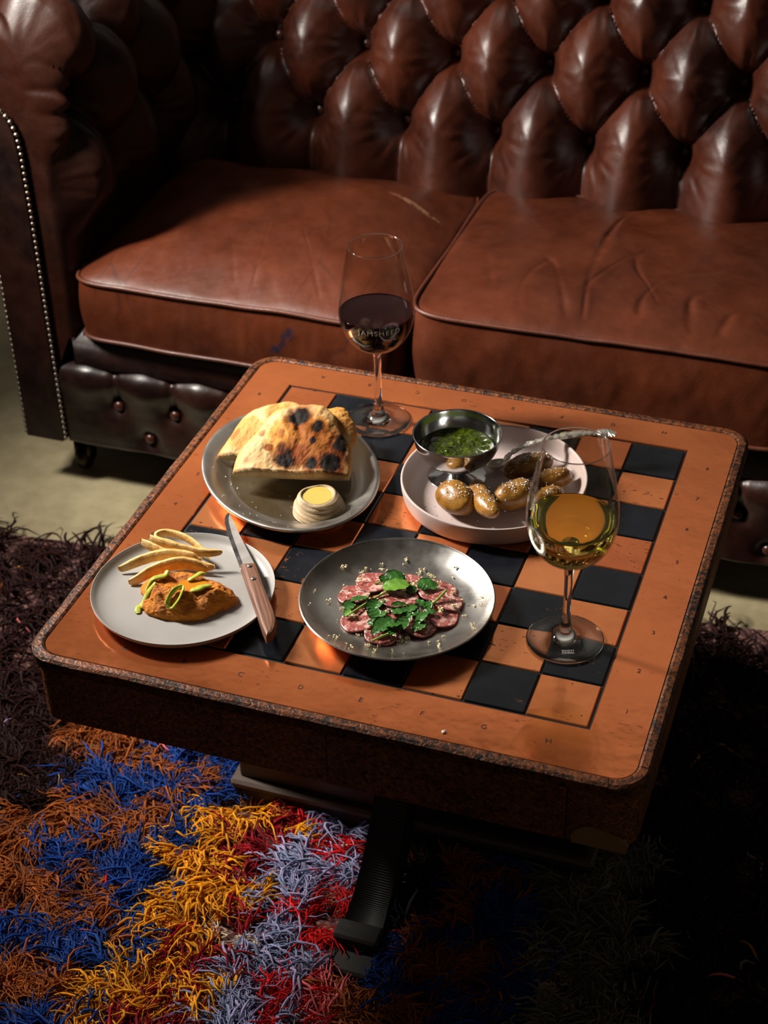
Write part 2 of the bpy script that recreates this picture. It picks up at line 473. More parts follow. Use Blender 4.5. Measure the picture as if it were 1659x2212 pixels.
def tuft(a, s, S0, A0, depth, P=PX, R=RS, low=None, high=None, gath=0.0016):
    """height of buttoned upholstery; a along, s up the profile; buttons at (A0+kP, S0) and every other row offset"""
    x = (a - A0) / P; y = (s - S0) / R
    if low is not None: y = np.maximum(y, 0.0)
    if high is not None: y = np.minimum(y, high)
    la = x + y / 2; lb = x - y / 2
    fa = np.abs(np.sin(np.pi * la)); fb = np.abs(np.sin(np.pi * lb))
    h = depth * (0.30 * (fa * fb) ** 0.9 + 0.70 * (np.minimum(fa, fb)) ** 0.55 * (np.maximum(fa, fb)) ** 0.25)
    ra = np.round(la); rb = np.round(lb)
    # real distance to the nearest button
    bx = (ra + rb) / 2; by = (ra - rb)
    yy = (s - S0) / R
    dx = (x - bx) * P; dy = (yy - by) * R
    if low is not None: dy = np.where((by < 0), 9.0, dy)
    d = np.sqrt(dx * dx + dy * dy)
    h = h - depth * 0.70 * np.exp(-(d / 0.021) ** 2) - depth * 0.26 * np.exp(-(d / 0.048) ** 2)
    th = np.arctan2(dy, dx)
    h = h + gath * (0.6 * np.cos(13 * th + 5 * bx) + 0.4 * np.cos(21 * th + 3 * by + 2 * bx)) * np.exp(-((d - 0.040) / 0.020) ** 2)
    return h


def profile_sampler(P, n):
    P = smooth_path(P, 10)
    L = np.concatenate([[0], np.cumsum(np.linalg.norm(np.diff(P, axis=0), axis=1))])
    s = np.linspace(0, L[-1], n)
    Q = np.stack([np.interp(s, L, P[:, k]) for k in (0, 1)], 1)
    Tn = np.gradient(Q, axis=0); Tn /= np.linalg.norm(Tn, axis=1)[:, None]
    return s, Q, Tn


# backrest: profile in (y, z)
bp_ = [(0.985, 0.29), (0.990, 0.38), (1.000, 0.50), (1.025, 0.62), (1.050, 0.71), (1.085, 0.785), (1.150, 0.825), (1.225, 0.800), (1.260, 0.730), (1.250, 0.660), (1.245, 0.45), (1.245, 0.10)]
s_, Q_, T_ = profile_sampler(bp_, 290)
sb = s_[np.argmin(np.abs(Q_[:130, 1] - 0.518))]
xs = np.linspace(-0.80, 0.46, 310)
A_, S_ = np.meshgrid(xs, s_, indexing='ij')
hh = tuft(A_, S_, sb, -0.5125, 0.056, low=True, gath=0.0030)
fade = np.clip((1.30 * 1 - S_ + sb - 0.62) / 0.1, 0, 1)
hh = hh * fade
nrm = np.stack([-T_[:, 1], T_[:, 0]], 1)       # points toward the sitter (-y) at the front
hh = hh + 0.0012 * vnoise(np.stack([A_, S_, 0 * A_], -1), 30, 3, 3) * fade
V = np.stack([A_, Q_[None, :, 0] + nrm[None, :, 0] * hh, Q_[None, :, 1] + nrm[None, :, 1] * hh], -1)
mk('backrest', V, grid_faces(len(xs), len(s_))[:, ::-1], M['back_leather'], sofa)
# covered buttons sunk in the tufts
bm_, bf_ = lathe([(0.0001, 0.006), (0.005, 0.0052), (0.0085, 0.0025), (0.0092, -0.001), (0.007, -0.004), (0.0001, -0.005)], n=12)
btn_mesh = None
for row in range(0, 4):
    sr = sb + row * RS
    i = int(np.argmin(np.abs(s_ - sr)))
    p, tn, nn = Q_[i], T_[i], nrm[i]
    for k in range(-1, 7):
        x = -0.5125 + (k + (0.5 if row % 2 else 0.0)) * PX
        if x < -0.72 or x > 0.40: continue
        nv = Vector((0, nn[0], nn[1]))
        if btn_mesh is None:
            b = mk('button', bm_, bf_, M['button'], sofa, loc=(0, 0, 0)); btn_mesh = b.data
        else:
            b = bpy.data.objects.new('button', btn_mesh); COL.objects.link(b); b.parent = sofa
        off = -0.040
        b.location = Vector((x, p[0] + nn[0] * off, p[1] + nn[1] * off)) - sofa.location
        b.rotation_euler = nv.to_track_quat('Z', 'Y').to_euler()


def make_arm(side):
    """side -1: the left arm (outer face at x=-0.868); side 1 mirrored"""
    mir = (lambda X: X) if side < 0 else (lambda X: -0.345 - X)
    inner = [(-0.742, 0.29), (-0.740, 0.42), (-0.738, 0.54), (-0.728, 0.63), (-0.722, 0.70), (-0.745, 0.765), (-0.805, 0.800),
             (-0.875, 0.785), (-0.925, 0.735), (-0.925, 0.675), (-0.890, 0.635), (-0.870, 0.600), (-0.868, 0.45), (-0.868, 0.10)]
    s, Q, Tn = profile_sampler(inner, 260)
    nr = np.stack([Tn[:, 1], -Tn[:, 0]], 1)     # toward +x on the inner wall
    y = np.concatenate([np.linspace(0, 1, 30) ** 1.6 * 0.055, 0.055 + np.linspace(0, 1, 185)[1:] * 0.605]) + 0.55
    Y, S = np.meshgrid(y, s, indexing='ij')
    s0 = s[np.argmin(np.abs(Q[:140, 1] - 0.552))]
    g = np.clip((S - s0 + 0.10) / 0.08, 0, 1) * np.clip((s0 + 0.40 - S) / 0.08, 0, 1) * np.clip((Y - 0.55) / 0.035, 0, 1)
    h = tuft(Y, S, s0, 0.690, 0.054, low=True, gath=0.0028) * g
    h = h - (0.022 + 0.034 * np.exp(-((S - s0 - 0.16) / 0.10) ** 2)) * (1 - np.sqrt(np.clip(1 - (1 - np.clip((Y - 0.55) / 0.055, 0, 1)) ** 2, 0, 1)))
    s1 = s0 + RS
    dp = np.hypot(Y - 0.612, S - s1); tp = np.arctan2(S - s1, Y - 0.612)
    h -= 0.044 * np.exp(-(dp / 0.033) ** 2)
    for a_, ln, am_ in ((148, 0.13, 0.011), (112, 0.12, 0.011), (70, 0.11, 0.008), (207, 0.09, 0.009), (192, 0.09, 0.007), (222, 0.10, 0.008)):
        ca_, sa_ = math.cos(math.radians(a_)), math.sin(math.radians(a_))
        al = (Y - 0.612) * ca_ + (S - s1) * sa_; pe = -(Y - 0.612) * sa_ + (S - s1) * ca_ - 0.10 * al * np.clip(al, 0, 1)
        wn = np.clip(al / 0.015, 0, 1) * np.clip((ln - al) / 0.05, 0, 1)
        h += 0.62 * am_ * wn * (-np.exp(-(pe / 0.0065) ** 2) + 0.55 * np.exp(-((pe - 0.011) / 0.008) ** 2))
    h += 0.0032 * np.cos(8 * tp + 1.2) * np.exp(-((dp - 0.058) / 0.032) ** 2) * np.clip((0.612 + 0.02 - Y) / 0.02, 0, 1)
    # pleat gathered from the first button to the front edge
    h += 0.0016 * vnoise(np.stack([S * 1.0, Y * 0.15, 0 * Y], -1), 70, 5, 2) * np.exp(-((Y - 0.57) / 0.03) ** 2) * np.clip((S - 0.28) / 0.1, 0, 1)
    V = np.stack([mir(Q[None, :, 0] + nr[None, :, 0] * h), Y, Q[None, :, 1] + nr[None, :, 1] * h], -1)
    F = grid_faces(len(y), len(s))
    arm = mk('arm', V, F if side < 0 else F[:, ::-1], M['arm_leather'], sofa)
    # front closing face and base closing
    ring = V[0]
    mb = MB(); mb.add(ring + np.array([0, 0.002, 0]), [tuple(range(len(ring)))])
    mb.add([(mir(-0.742), 0.56, 0.10), (mir(-0.742), 1.20, 0.10), (mir(-0.742), 1.20, 0.30), (mir(-0.742), 0.56, 0.30)], [(0, 1, 2, 3)])
    Vv, Ff = mb.out(); mk('arm_front', Vv, Ff, M['arm_leather'], arm, smooth=False)
    # leather facing panel with rounded head, padded
    cx, hw = -0.829, 0.036
    out = [(-0.865, 0.095), (-0.794, 0.095), (-0.795, 0.50), (-0.797, 0.60), (-0.800, 0.630)]
    out += [(-0.866 + 0.061 * math.cos(a), 0.640 + 0.034 * math.sin(a)) for a in np.linspace(math.radians(12), math.radians(172), 16)]
    out += [(-0.915, 0.630), (-0.868, 0.60)]
    out = np.array(out); cen = np.array([-0.829, 0.42])
    mb = MB(); rings = []
    nO = len(out)
    for sc, yy in ((1.0, 0.556), (1.0, 0.546), (0.93, 0.540)):
        q = out.copy()
        q[:, 0] = -0.829 + (q[:, 0] + 0.829) * sc; yy = yy
        rings.append(np.stack([mir(q[:, 0]), np.full(nO, yy), q[:, 1]], 1))
    rr = np.concatenate(rings)
    mb.add(rr, [tuple(f) for f in grid_faces(3, nO, closed_v=True)] + [tuple(range(2 * nO, 3 * nO))])
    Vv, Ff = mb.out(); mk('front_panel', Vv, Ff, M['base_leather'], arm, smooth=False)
    # studs round the panel
    pts = []
    P = [np.array(o) for o in out[1:]]
    P = np.array(P + [np.array([-0.865, 0.095])])
    L = np.concatenate([[0], np.cumsum(np.linalg.norm(np.diff(P, axis=0), axis=1))])
    for q in np.arange(0.004, L[-1], 0.0102):
        pts.append((np.interp(q, L, P[:, 0]), np.interp(q, L, P[:, 1])))
    sv, sf = lathe([(0.0001, 0.0036), (0.0024, 0.0030), (0.0040, 0.0012), (0.0043, -0.001)], n=10)
    me = None
    for (px, pz) in pts:
        if me is None:
            b = mk('stud', sv, sf, M['stud'], arm, loc=(0, 0, 0)); me = b.data
        else:
            b = bpy.data.objects.new('stud', me); COL.objects.link(b); b.parent = arm
        b.location = Vector((mir(px), 0.5455, pz)) - sofa.location
        b.rotation_euler = (math.pi / 2, 0, 0)
    return arm


make_arm(-1); make_arm(1)

# front rail under the cushions: padded apron with a rolled top edge
ap = [(0.600, 0.236), (0.572, 0.243), (0.549, 0.235), (0.541, 0.214), (0.545, 0.185), (0.548, 0.150), (0.549, 0.105), (0.556, 0.088), (0.60, 0.086)]
s_, Q_, T_ = profile_sampler(ap, 90)
xs = np.linspace(-0.790, 0.445, 360)
A_, S_ = np.meshgrid(xs, s_, indexing='ij')
s0 = s_[np.argmin(np.abs(Q_[20:, 1] - 0.172)) + 20]
nr = np.stack([T_[:, 1], -T_[:, 0]], 1)
d = -tuft(A_, -S_, -s0, -0.693, 0.0, P=0.1, R=0.058)
hh = np.zeros_like(A_)
for k in range(13):
    for (bx, bz) in ((-0.693 + 0.1 * k, 0.172), (-0.643 + 0.1 * k, 0.118)):
        sj = s_[np.argmin(np.abs(Q_[20:, 1] - bz)) + 20]
        r = np.sqrt((A_ - bx) ** 2 + (S_ - sj) ** 2)
        hh -= 0.013 * np.exp(-(r / 0.014) ** 2) + 0.006 * np.exp(-(r / 0.035) ** 2)
    hh -= 0.005 * np.exp(-((A_ + 0.693 - 0.1 * k) / 0.006) ** 2) * np.clip((s0 - S_) / 0.02, 0, 1)
    hh += 0.004 * np.cos(2 * np.pi * (A_ + 0.643) / 0.1) * np.clip((s0 + 0.01 - S_) / 0.04, 0, 1) / 13
hh += 0.0008 * vnoise(np.stack([A_, S_, 0 * A_], -1), 25, 11)
V = np.stack([A_, Q_[None, :, 0] - nr[None, :, 0] * -hh * 1.0, Q_[None, :, 1] + nr[None, :, 1] * hh], -1)
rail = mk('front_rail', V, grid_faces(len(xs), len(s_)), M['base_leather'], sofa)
bv2, bf2 = lathe([(0.0001, 0.006), (0.005, 0.0052), (0.0085, 0.0025), (0.0092, -0.001), (0.007, -0.004)], n=12)
me = None
for k in range(12):
    for (bx, bz) in ((-0.693 + 0.1 * k, 0.172), (-0.643 + 0.1 * k, 0.118)):
        if me is None:
            b = mk('button', bv2, bf2, M['button'], rail, loc=(0, 0, 0)); me = b.data
        else:
            b = bpy.data.objects.new('button', me); COL.objects.link(b); b.parent = rail
        b.location = Vector((bx, 0.5585, bz)) - sofa.location
        b.rotation_euler = (math.pi / 2, 0, 0)
# seat deck
V, F = box(-0.775, 0.430, 0.553, 1.02, 0.225, 0.3005, 0.016)
mk('seat_deck', V, F, M['base_leather'], sofa)
V, F = box(-0.85, 0.505, 0.60, 1.235, 0.088, 0.240, 0.004)
mk('base_frame', V, F, M['dark_cloth'], sofa, smooth=False)
for fx, fy in ((-0.80, 0.62), (0.455, 0.62), (-0.80, 1.18), (0.455, 1.18)):
    mb = MB()
    mb.add(*lathe([(0.0001, 0.09), (0.020, 0.09), (0.026, 0.075), (0.020, 0.062), (0.010, 0.056), (0.009, 0.040), (0.0001, 0.040)], (fx, fy, 0), 20))
    V, F = lathe([(0.0001, -0.010), (0.016, -0.010), (0.020, -0.006), (0.020, 0.006), (0.016, 0.010), (0.0001, 0.010)], (0, 0, 0), 24)
    V = V[:, [2, 0, 1]]; mb.add(V + np.array([fx, fy - 0.01, 0.020]), F)
    mb.add(*box(fx - 0.013, fx - 0.010, fy - 0.022, fy + 0.006, 0.015, 0.055)); mb.add(*box(fx + 0.010, fx + 0.013, fy - 0.022, fy + 0.006, 0.015, 0.055))
    V, F = mb.out(); mk('caster_foot', V, F, M['caster'], sofa)


# ------------------------------------------------------------------ loose seat cushions
def cushion(label, x0, x1, y0, y1, z0, z1, crown, creases, seed, mat, tilt=0.0):
    c = empty('seat_cushion', label, 'cushion', ((x0 + x1) / 2, (y0 + y1) / 2, z0), 'loose leather seat cushions')
    nphi = 520
    ph = np.linspace(0, 2 * np.pi, nphi, endpoint=False)
    ex = 13.0
    cx, cy = np.cos(ph), np.sin(ph)
    k = (np.abs(cx) ** ex + np.abs(cy) ** ex) ** (-1 / ex)
    ux, uy = cx * k, cy * k
    hx, hy = (x1 - x0) / 2, (y1 - y0) / 2; mx, my = (x0 + x1) / 2, (y0 + y1) / 2
    rings = [(t, 0.0) for t in np.linspace(0.02, 0.975, 8)]                      # bottom
    H = z1 - z0
    for t in np.linspace(0, 1, 22):                                              # side, slightly bellied
        rings.append((0.982 + 0.016 * math.sin(math.pi * t), t))
    tops = np.concatenate([np.linspace(0.975, 0.02, 84), [0.0004]])
    R = []; Z = []
    for a, t in rings: R.append(a); Z.append(z0 + H * t)
    for a in tops:
        R.append(a); Z.append(z1 + crown * (1 - a ** 2.6) + 0.002 * (1 - math.exp(-(0.975 - a) / 0.02)))
    R = np.array(R); Z = np.array(Z); kt = np.concatenate([np.zeros(8), np.linspace(0, 1, 22), np.ones(len(R) - 30)])[:, None]
    X = mx + hx * R[:, None] * ux[None]; Y = my + hy * R[:, None] * uy[None]; ZZ = np.repeat(Z[:, None], nphi, 1) + tilt * kt * np.clip((Y - y0) / (y1 - y0), 0, 1)
    top = (np.arange(len(R)) >= len(rings))[:, None] * np.clip((0.985 - R[:, None]) / 0.05, 0, 1)
    side = np.zeros(len(R)); side[8:8 + 22] = np.sin(np.pi * np.linspace(0, 1, 22)) ; side = side[:, None]
    P3 = np.stack([X, Y, ZZ], -1)
    dz = 0.0036 * vnoise(P3, 9, seed, 3) + 0.0008 * vnoise(P3, 34, seed + 2, 3)
    for pts, amp, wd in creases:
        q = smooth_path(np.array(pts), 6)
        dm = np.full(X.shape, 9.0); sg = np.zeros(X.shape); along = np.zeros(X.shape); nq = len(q) - 1
        for iq, (a, b) in enumerate(zip(q[:-1], q[1:])):
            e = b - a; L2 = e @ e + 1e-12
            t = np.clip(((X - a[0]) * e[0] + (Y - a[1]) * e[1]) / L2, 0, 1)
            ddx = X - a[0] - t * e[0]; ddy = Y - a[1] - t * e[1]
            dd = np.hypot(ddx, ddy); sgn = np.sign(e[0] * ddy - e[1] * ddx)
            upd = dd < dm; dm = np.where(upd, dd, dm); sg = np.where(upd, sgn, sg); along = np.where(upd, (iq + t) / nq, along)
        u = dm * sg
        fade_ = np.clip(along / 0.30, 0, 1) * np.clip((1.0 - along) / 0.12 + 0.35, 0, 1) * (0.75 + 0.35 * np.sin(along * 9 + seed + amp * 3000))
        wq = wd * (0.55 + 0.25 * np.sin(along * 7 + amp * 2000))
        dz += 0.62 * amp * fade_ * (-np.exp(-(u / wq) ** 2) + 0.32 * np.exp(-((u - 2.2 * wq) / (2.2 * wq)) ** 2) + 0.18 * np.exp(-((u + 4.0 * wq) / (4.0 * wq)) ** 2))
    ZZ = ZZ + dz * top
    sw = 0.0030 * vnoise(np.stack([X * 1.5, Y * 1.5, ZZ * 0.7], -1), 16, seed + 5, 3) * side
    nx_, ny_ = np.sign(ux) * np.abs(ux) ** (ex - 1), np.sign(uy) * np.abs(uy) ** (ex - 1)
    nl = np.hypot(nx_, ny_); nx_, ny_ = nx_ / nl, ny_ / nl
    X = X + sw * nx_[None]; Y = Y + sw * ny_[None]
    V = np.stack([X, Y, ZZ], -1)
    F = grid_faces(len(R), nphi, closed_v=True)
    F2 = [tuple(f) for f in F] + [tuple(range(nphi))[::-1], tuple(range((len(R) - 1) * nphi, len(R) * nphi))]
    F3 = np.concatenate([F])
    body = mk('cushion_cover', V, F3[:, ::-1] if False else F3, mat, c)
    for zz, nm in ((z1 + 0.001, 'piping'), (z0 + 0.002, 'piping')):
        Pp = np.stack([mx + hx * 0.990 * ux, my + hy * 0.990 * uy, np.full(nphi, zz)], 1)[::2]
        Pp[:, 2] += 0.0022 * vnoise(Pp, 13, seed + 9, 2) + (tilt * (Pp[:, 1] - y0) / (y1 - y0) if zz > z0 + 0.05 else 0.0)
        nP = len(Pp); th = np.linspace(0, 2 * np.pi, 8, endpoint=False)
        Tn = np.roll(Pp, -1, 0) - np.roll(Pp, 1, 0); Tn /= np.linalg.norm(Tn, axis=1)[:, None]
        a = np.cross(Tn, [0, 0, 1.0]); a /= np.linalg.norm(a, axis=1)[:, None]
        VV = Pp[:, None] + 0.0034 * (np.cos(th)[None, :, None] * a[:, None] + np.sin(th)[None, :, None] * np.array([0, 0, 1.0]))
        mk(nm, VV, grid_faces(nP, 8, closed_u=True, closed_v=True), M['pipe_leather'], c)
    return c


cr_left = [([(-0.555, 0.735), (-0.518, 0.661), (-0.479, 0.576)], 0.0012, 0.004), ([(-0.482, 0.74), (-0.465, 0.661), (-0.447, 0.571)], 0.0012, 0.004),
           ([(-0.424, 0.723), (-0.385, 0.653), (-0.337, 0.566)], 0.0014, 0.004), ([(-0.609, 0.684), (-0.559, 0.583)], 0.001, 0.004),
           ([(-0.332, 0.883), (-0.287, 0.879), (-0.235, 0.85)], 0.0008, 0.005)]
cr_right = [([(0.061, 1.001), (0.038, 0.86), (0.037, 0.788), (0.04, 0.684), (0.057, 0.575)], 0.0052, 0.0075),
            ([(0.152, 0.823), (0.096, 0.783), (0.053, 0.702), (0.043, 0.66)], 0.0038, 0.007), ([(-0.042, 0.741), (-0.015, 0.704), (0.033, 0.575)], 0.0034, 0.007),
            ([(0.024, 0.799), (-0.033, 0.72), (-0.049, 0.649), (-0.037, 0.575)], 0.0028, 0.007), ([(0.268, 0.791), (0.164, 0.729), (0.129, 0.654), (0.131, 0.60)], 0.0038, 0.008),
            ([(0.297, 0.727), (0.203, 0.677), (0.2, 0.621), (0.21, 0.575)], 0.0046, 0.009), ([(0.306, 0.661), (0.26, 0.64), (0.246, 0.575)], 0.0042, 0.008),
            ([(0.102, 0.8), (0.097, 0.745), (0.153, 0.634)], 0.0026, 0.007), ([(-0.124, 0.723), (-0.091, 0.629)], 0.0020, 0.008)]
cushion('left brown leather seat cushion with cracked top, beside the studded arm', -0.746, -0.204, 0.536, 1.000, 0.300, 0.400, 0.046, cr_left, 21, M['seat_leather'], 0.016)
cushion('creased brown leather seat cushion to the right of the cracked one', -0.197, 0.384, 0.536, 0.992, 0.300, 0.434, 0.020, cr_right, 33, M['crease_leather'])

# ------------------------------------------------------------------ games table
tab = empty('games_table', 'square copper chessboard coffee table on a shaggy multicoloured rug', 'table', (0, -0.004, 0))
HX, CY = 0.3315, -0.0045


def rrect(hx, hy, r, n=10, cx=0.0, cy=CY):
    P = []
    for sx, sy, a0 in ((1, 1, 0), (-1, 1, 90), (-1, -1, 180), (1, -1, 270)):
        for a in np.linspace(a0, a0 + 90, n):
            P.append((cx + sx * (hx - r) + r * math.cos(math.radians(a)), cy + sy * (hy - r) + r * math.sin(math.radians(a))))
    return np.array(P)


def ring_solid(mb, rings):
    """rings: list of (outline, z) of equal length, closed loop round"""
    n = len(rings[0][0]); V = np.concatenate([np.concatenate([o, np.full((n, 1), z)], 1) for o, z in rings])
    mb.add(V, [tuple(f) for f in grid_faces(len(rings), n, closed_v=True)])


# apron with rounded corners
o1 = rrect(HX - 0.005, HX - 0.005, 0.030); o0 = rrect(HX - 0.012, HX - 0.012, 0.024)
mb = MB(); ring_solid(mb, [(o0, T - 0.089), (o1, T - 0.086), (o1, T - 0.012), (o0, T - 0.010), (o0, T - 0.010)])
n = len(o0); mb.add(np.concatenate([o0, np.full((n, 1), T - 0.0885)], 1), [tuple(range(n))[::-1]])
V, F = mb.out(); apron = mk('apron', V, F, M['apron_copper'], tab, smooth=False)
# drawer front, proud of the apron, its outline a dark seam
yf = CY - (HX - 0.005)
V, F = box(0.0085, 0.2585, yf - 0.0008, yf + 0.002, T - 0.0868, T - 0.0125); mk('drawer_seam', V, F, M['groove'], apron, smooth=False)
V, F = box(0.0100, 0.2570, yf - 0.0032, yf + 0.002, T - 0.0855, T - 0.0150, 0.0012); mk('drawer_front', V, F, M['apron_copper'], apron, smooth=False)
# worn patch where the copper has come away at the corner
a = np.linspace(0, math.pi, 14)
pt = [(0.292 + 0.027 * math.cos(q) * (1 + 0.1 * math.sin(5 * q)), T - 0.088 + 0.026 * math.sin(q) ** 0.7 * (1 + 0.12 * math.sin(3 * q + 1))) for q in a]
Vp = [(x, yf - 0.0012, z) for x, z in pt] + [(x, yf + 0.001, z) for x, z in pt]
mk('bare_patch', Vp, [tuple(range(14))] + [(i, i + 1, i + 15, i + 14) for i in range(13)], M['bare_wood'], apron, smooth=False)
# hammered edging strips: four straight pieces and four mitred corners
ro = rrect(HX, HX, 0.034); ri = rrect(HX - 0.0125, HX - 0.0125, 0.024)
N4 = len(ro)


def strip(idx, closed=False):
    rings = [np.array([(*ri[i], T - 0.004) for i in idx]), np.array([(*ri[i], T + 0.0002) for i in idx]), np.array([(*(ri[i] * 0.8 + ro[i] * 0.2), T + 0.0016) for i in idx]),
             np.array([(*(ri[i] * 0.25 + ro[i] * 0.75), T + 0.0014) for i in idx]), np.array([(*ro[i], T - 0.001) for i in idx]), np.array([(*ro[i], T - 0.0125) for i in idx]), np.array([(*(ri[i]), T - 0.0125) for i in idx])]
    V = np.concatenate(rings); m = len(idx)
    return V, [tuple(f)[::-1] for f in grid_faces(7, m, closed_u=True)] + [tuple(k * m for k in range(7)), tuple(k * m + m - 1 for k in range(7))[::-1]]


for c in range(4):
    V, F = strip(list(range(c * 10, c * 10 + 10))); mk('edging_corner', V, F, M['trim_copper'], tab, smooth=False)
    i, j = c * 10 + 9, (c * 10 + 10) % N4
    a0, a1 = ro[i], ro[j]; b0, b1 = ri[i], ri[j]
    m = 24
    ro2, ri2 = ro, ri
    ro = np.array([a0 + (a1 - a0) * (0.0015 + 0.997 * t) for t in np.linspace(0, 1, m)]); ri = np.array([b0 + (b1 - b0) * (0.0015 + 0.997 * t) for t in np.linspace(0, 1, m)])
    jit = rng.normal(0, 0.0005, m)[:, None]; ro = ro + (ro - ri) / 0.0125 * jit
    V, F = strip(list(range(m))); mk('edging_strip', V, F, M['trim_copper'], tab, smooth=False)
    ro, ri = ro2, ri2
# dark bed below tiles and border
V, F = box(-0.317, 0.317, CY - 0.317, CY + 0.317, T - 0.012, T - 0.0022); mk('bed', V, F, M['groove'], tab, smooth=False)
# copper border sheet (one frame with rounded outside corners)
inn = 0.2625
ob = rrect(HX - 0.0135, HX - 0.0135, 0.023); ang = np.arctan2(ob[:, 1] - CY, ob[:, 0])
q = np.maximum(np.abs(np.cos(ang)), np.abs(np.sin(ang)))
ib = np.stack([np.cos(ang) / q * inn, np.sin(ang) / q * inn], 1)
for sx, sy, k in ((1, 1, 0), (-1, 1, 1), (-1, -1, 2), (1, -1, 3)):   # true inner corners
    seg = range(k * 10, k * 10 + 10); j = min(seg, key=lambda i: -(ib[i] @ np.array([sx, sy]))); ib[j] = (sx * inn, sy * inn)
mb = MB(); ring_solid(mb, [(ob, T - 0.003), (ob, T - 0.0006), (ob * 0.998 + ib * 0.002, T), (ob * 0.02 + ib * 0.98, T), (ib, T - 0.0008), (ib, T - 0.003)])
V, F = mb.out(); border = mk('border_sheet', V, F, M['copper'], tab, smooth=False)
# 64 separate tiles
SQ = 0.065
tv, tf = box(-SQ / 2 + 0.0009, SQ / 2 - 0.0009, -SQ / 2 + 0.0009, SQ / 2 - 0.0009, -0.0028, 0.0, 0.0011)
tv = np.array(tv)
meshes = {}
for i in range(8):
    for j in range(8):
        dark = (i + j) % 2 == 0
        k = int(rng.integers(0, 3)); key_ = ('b' if dark else 'c', k)
        x, y = (i - 3.5) * SQ, (j - 3.5) * SQ
        if key_ not in meshes:
            o = mk('tile', tv, tf, M['black_tile'][k] if dark else M['copper_tile'][k], tab, smooth=False, loc=(0, 0, 0)); meshes[key_] = o.data
        else:
            o = bpy.data.objects.new('tile', meshes[key_]); COL.objects.link(o); o.parent = tab
        o.location = Vector((x, y, T - 0.0002 - 0.0004 * rng.random())) - tab.location
        o.rotation_euler = (rng.normal(0, 0.0035), rng.normal(0, 0.0035), 0)
# stamped letters and figures in the border
dark_mark = simple('tarnished stamp', (0.032, 0.010, 0.006), 0.5)
cache = {}


def stamp(ch, x, y, rot):
    if ch not in cache: cache[ch] = text_mesh(ch, 0.0088)
    V, F = cache[ch]
    rot += random.gauss(0, 0.10); x += random.gauss(0, 0.0006); y += random.gauss(0, 0.0006)
    V = V * random.uniform(0.92, 1.12) + rng.normal(0, 0.00010, V.shape); c, s = math.cos(rot), math.sin(rot)
    W = np.stack([x + V[:, 0] * c - V[:, 1] * s, y + V[:, 0] * s + V[:, 1] * c, np.full(len(V), T + 0.00025)], 1)
    o = mk('stamped_mark', W, F, dark_mark, border, smooth=False)


for i, ch in enumerate('ABCDEFGH'):
    x = (i - 3.5) * SQ
    stamp(ch, x + (0.0 if i else -0.004), -0.2918, 0.0); stamp(ch, x, 0.2926, math.pi)
for j, ch in enumerate('12345678'):
    y = (j - 3.5) * SQ
    stamp(ch, 0.2920, y, math.radians(8 if ch != '6' else 0)); stamp(ch, -0.2926, y, 0.0)
# pedestal
V, F = box(-0.232, 0.232, -0.050, 0.120, 0.048, T - 0.080, 0.003); mk('pedestal_panel', V, F, M['dark_wood'], tab, smooth=False)
V, F = box(-0.242, 0.242, -0.062, 0.132, 0.036, 0.050, 0.004)
mk('pedestal_moulding', V, F, M['worn_wood'], tab, smooth=False)
V, F = box(-0.240, 0.240, -0.058, 0.128, 0.009, 0.038, 0.003); mk('pedestal_plinth', V, F, M['dark_wood'], tab, smooth=False)


def sabre_leg(dirv, base, name='leg'):
    """curved ribbed leg running out along dirv from base"""
    prof = smooth_path([(0.0, 0.275), (0.022, 0.215), (0.055, 0.135), (0.095, 0.078), (0.140, 0.042), (0.172, 0.030)], 14)   # upper line (distance, z)
    low = smooth_path([(0.0, 0.20), (0.01, 0.13), (0.035, 0.075), (0.07, 0.038), (0.120, 0.014), (0.172, 0.010)], 14)
    m = len(prof); d = np.array(dirv, float); e = np.array([-d[1], d[0]])
    V = []
    # fine ribs across the leg
    for i in range(m):
        for h, (pr) in ((0, low[i]), (1, prof[i])):
            for sgn in (-1, 1):
                wv = 0.0215 + 0.004 * (i / m) ** 3
                V.append((*(np.array(base) + d * pr[0] + e * wv * sgn), pr[1]))
    F = []
    for i in range(m - 1):
        a = i * 4; b = a + 4
        F += [(a, b, b + 1, a + 1), (a + 2, a + 3, b + 3, b + 2), (a, a + 2, b + 2, b), (a + 1, b + 1, b + 3, a + 3)]
    F += [(0, 1, 3, 2), ((m - 1) * 4, (m - 1) * 4 + 2, (m - 1) * 4 + 3, (m - 1) * 4 + 1)]
    leg = mk(name, V, F, M['leg_wood'], tab, smooth=False)
    mb = MB()
    for q in np.arange(4, m - 1, 0.72):
        i = int(q); f = q - i; p = prof[i] * (1 - f) + prof[i + 1] * f
        wv = 0.0215 + 0.004 * (q / m) ** 3
        c = np.array(base) + d * p[0]
        mb.add(*tube([(*(c - e * wv), p[1] - 0.0002), (*(c + e * wv), p[1] - 0.0002)], 0.0013, 6))
    V, F = mb.out(); rb = mk('ribbing', V, F, M['leg_wood'], leg); rb['kind'] = 'stuff'
    # stepped toe block
    c = np.array(base) + d * 0.185
    for (a0, a1, z0, z1, wv) in ((0.165, 0.194, 0.010, 0.042, 0.028), (0.190, 0.228, 0.010, 0.024, 0.030)):
        p0 = np.array(base) + d * a0; p1 = np.array(base) + d * a1
        xs_ = sorted([p0[0] - abs(e[0]) * wv, p1[0] + abs(e[0]) * wv]) if abs(d[1]) > 0.5 else sorted([p0[0], p1[0]])
        ys_ = sorted([p0[1], p1[1]]) if abs(d[1]) > 0.5 else sorted([p0[1] - wv, p1[1] + wv])
        mk('toe_block', *box(xs_[0], xs_[1], ys_[0], ys_[1], z0, z1, 0.003), M['leg_wood'], leg, smooth=False)


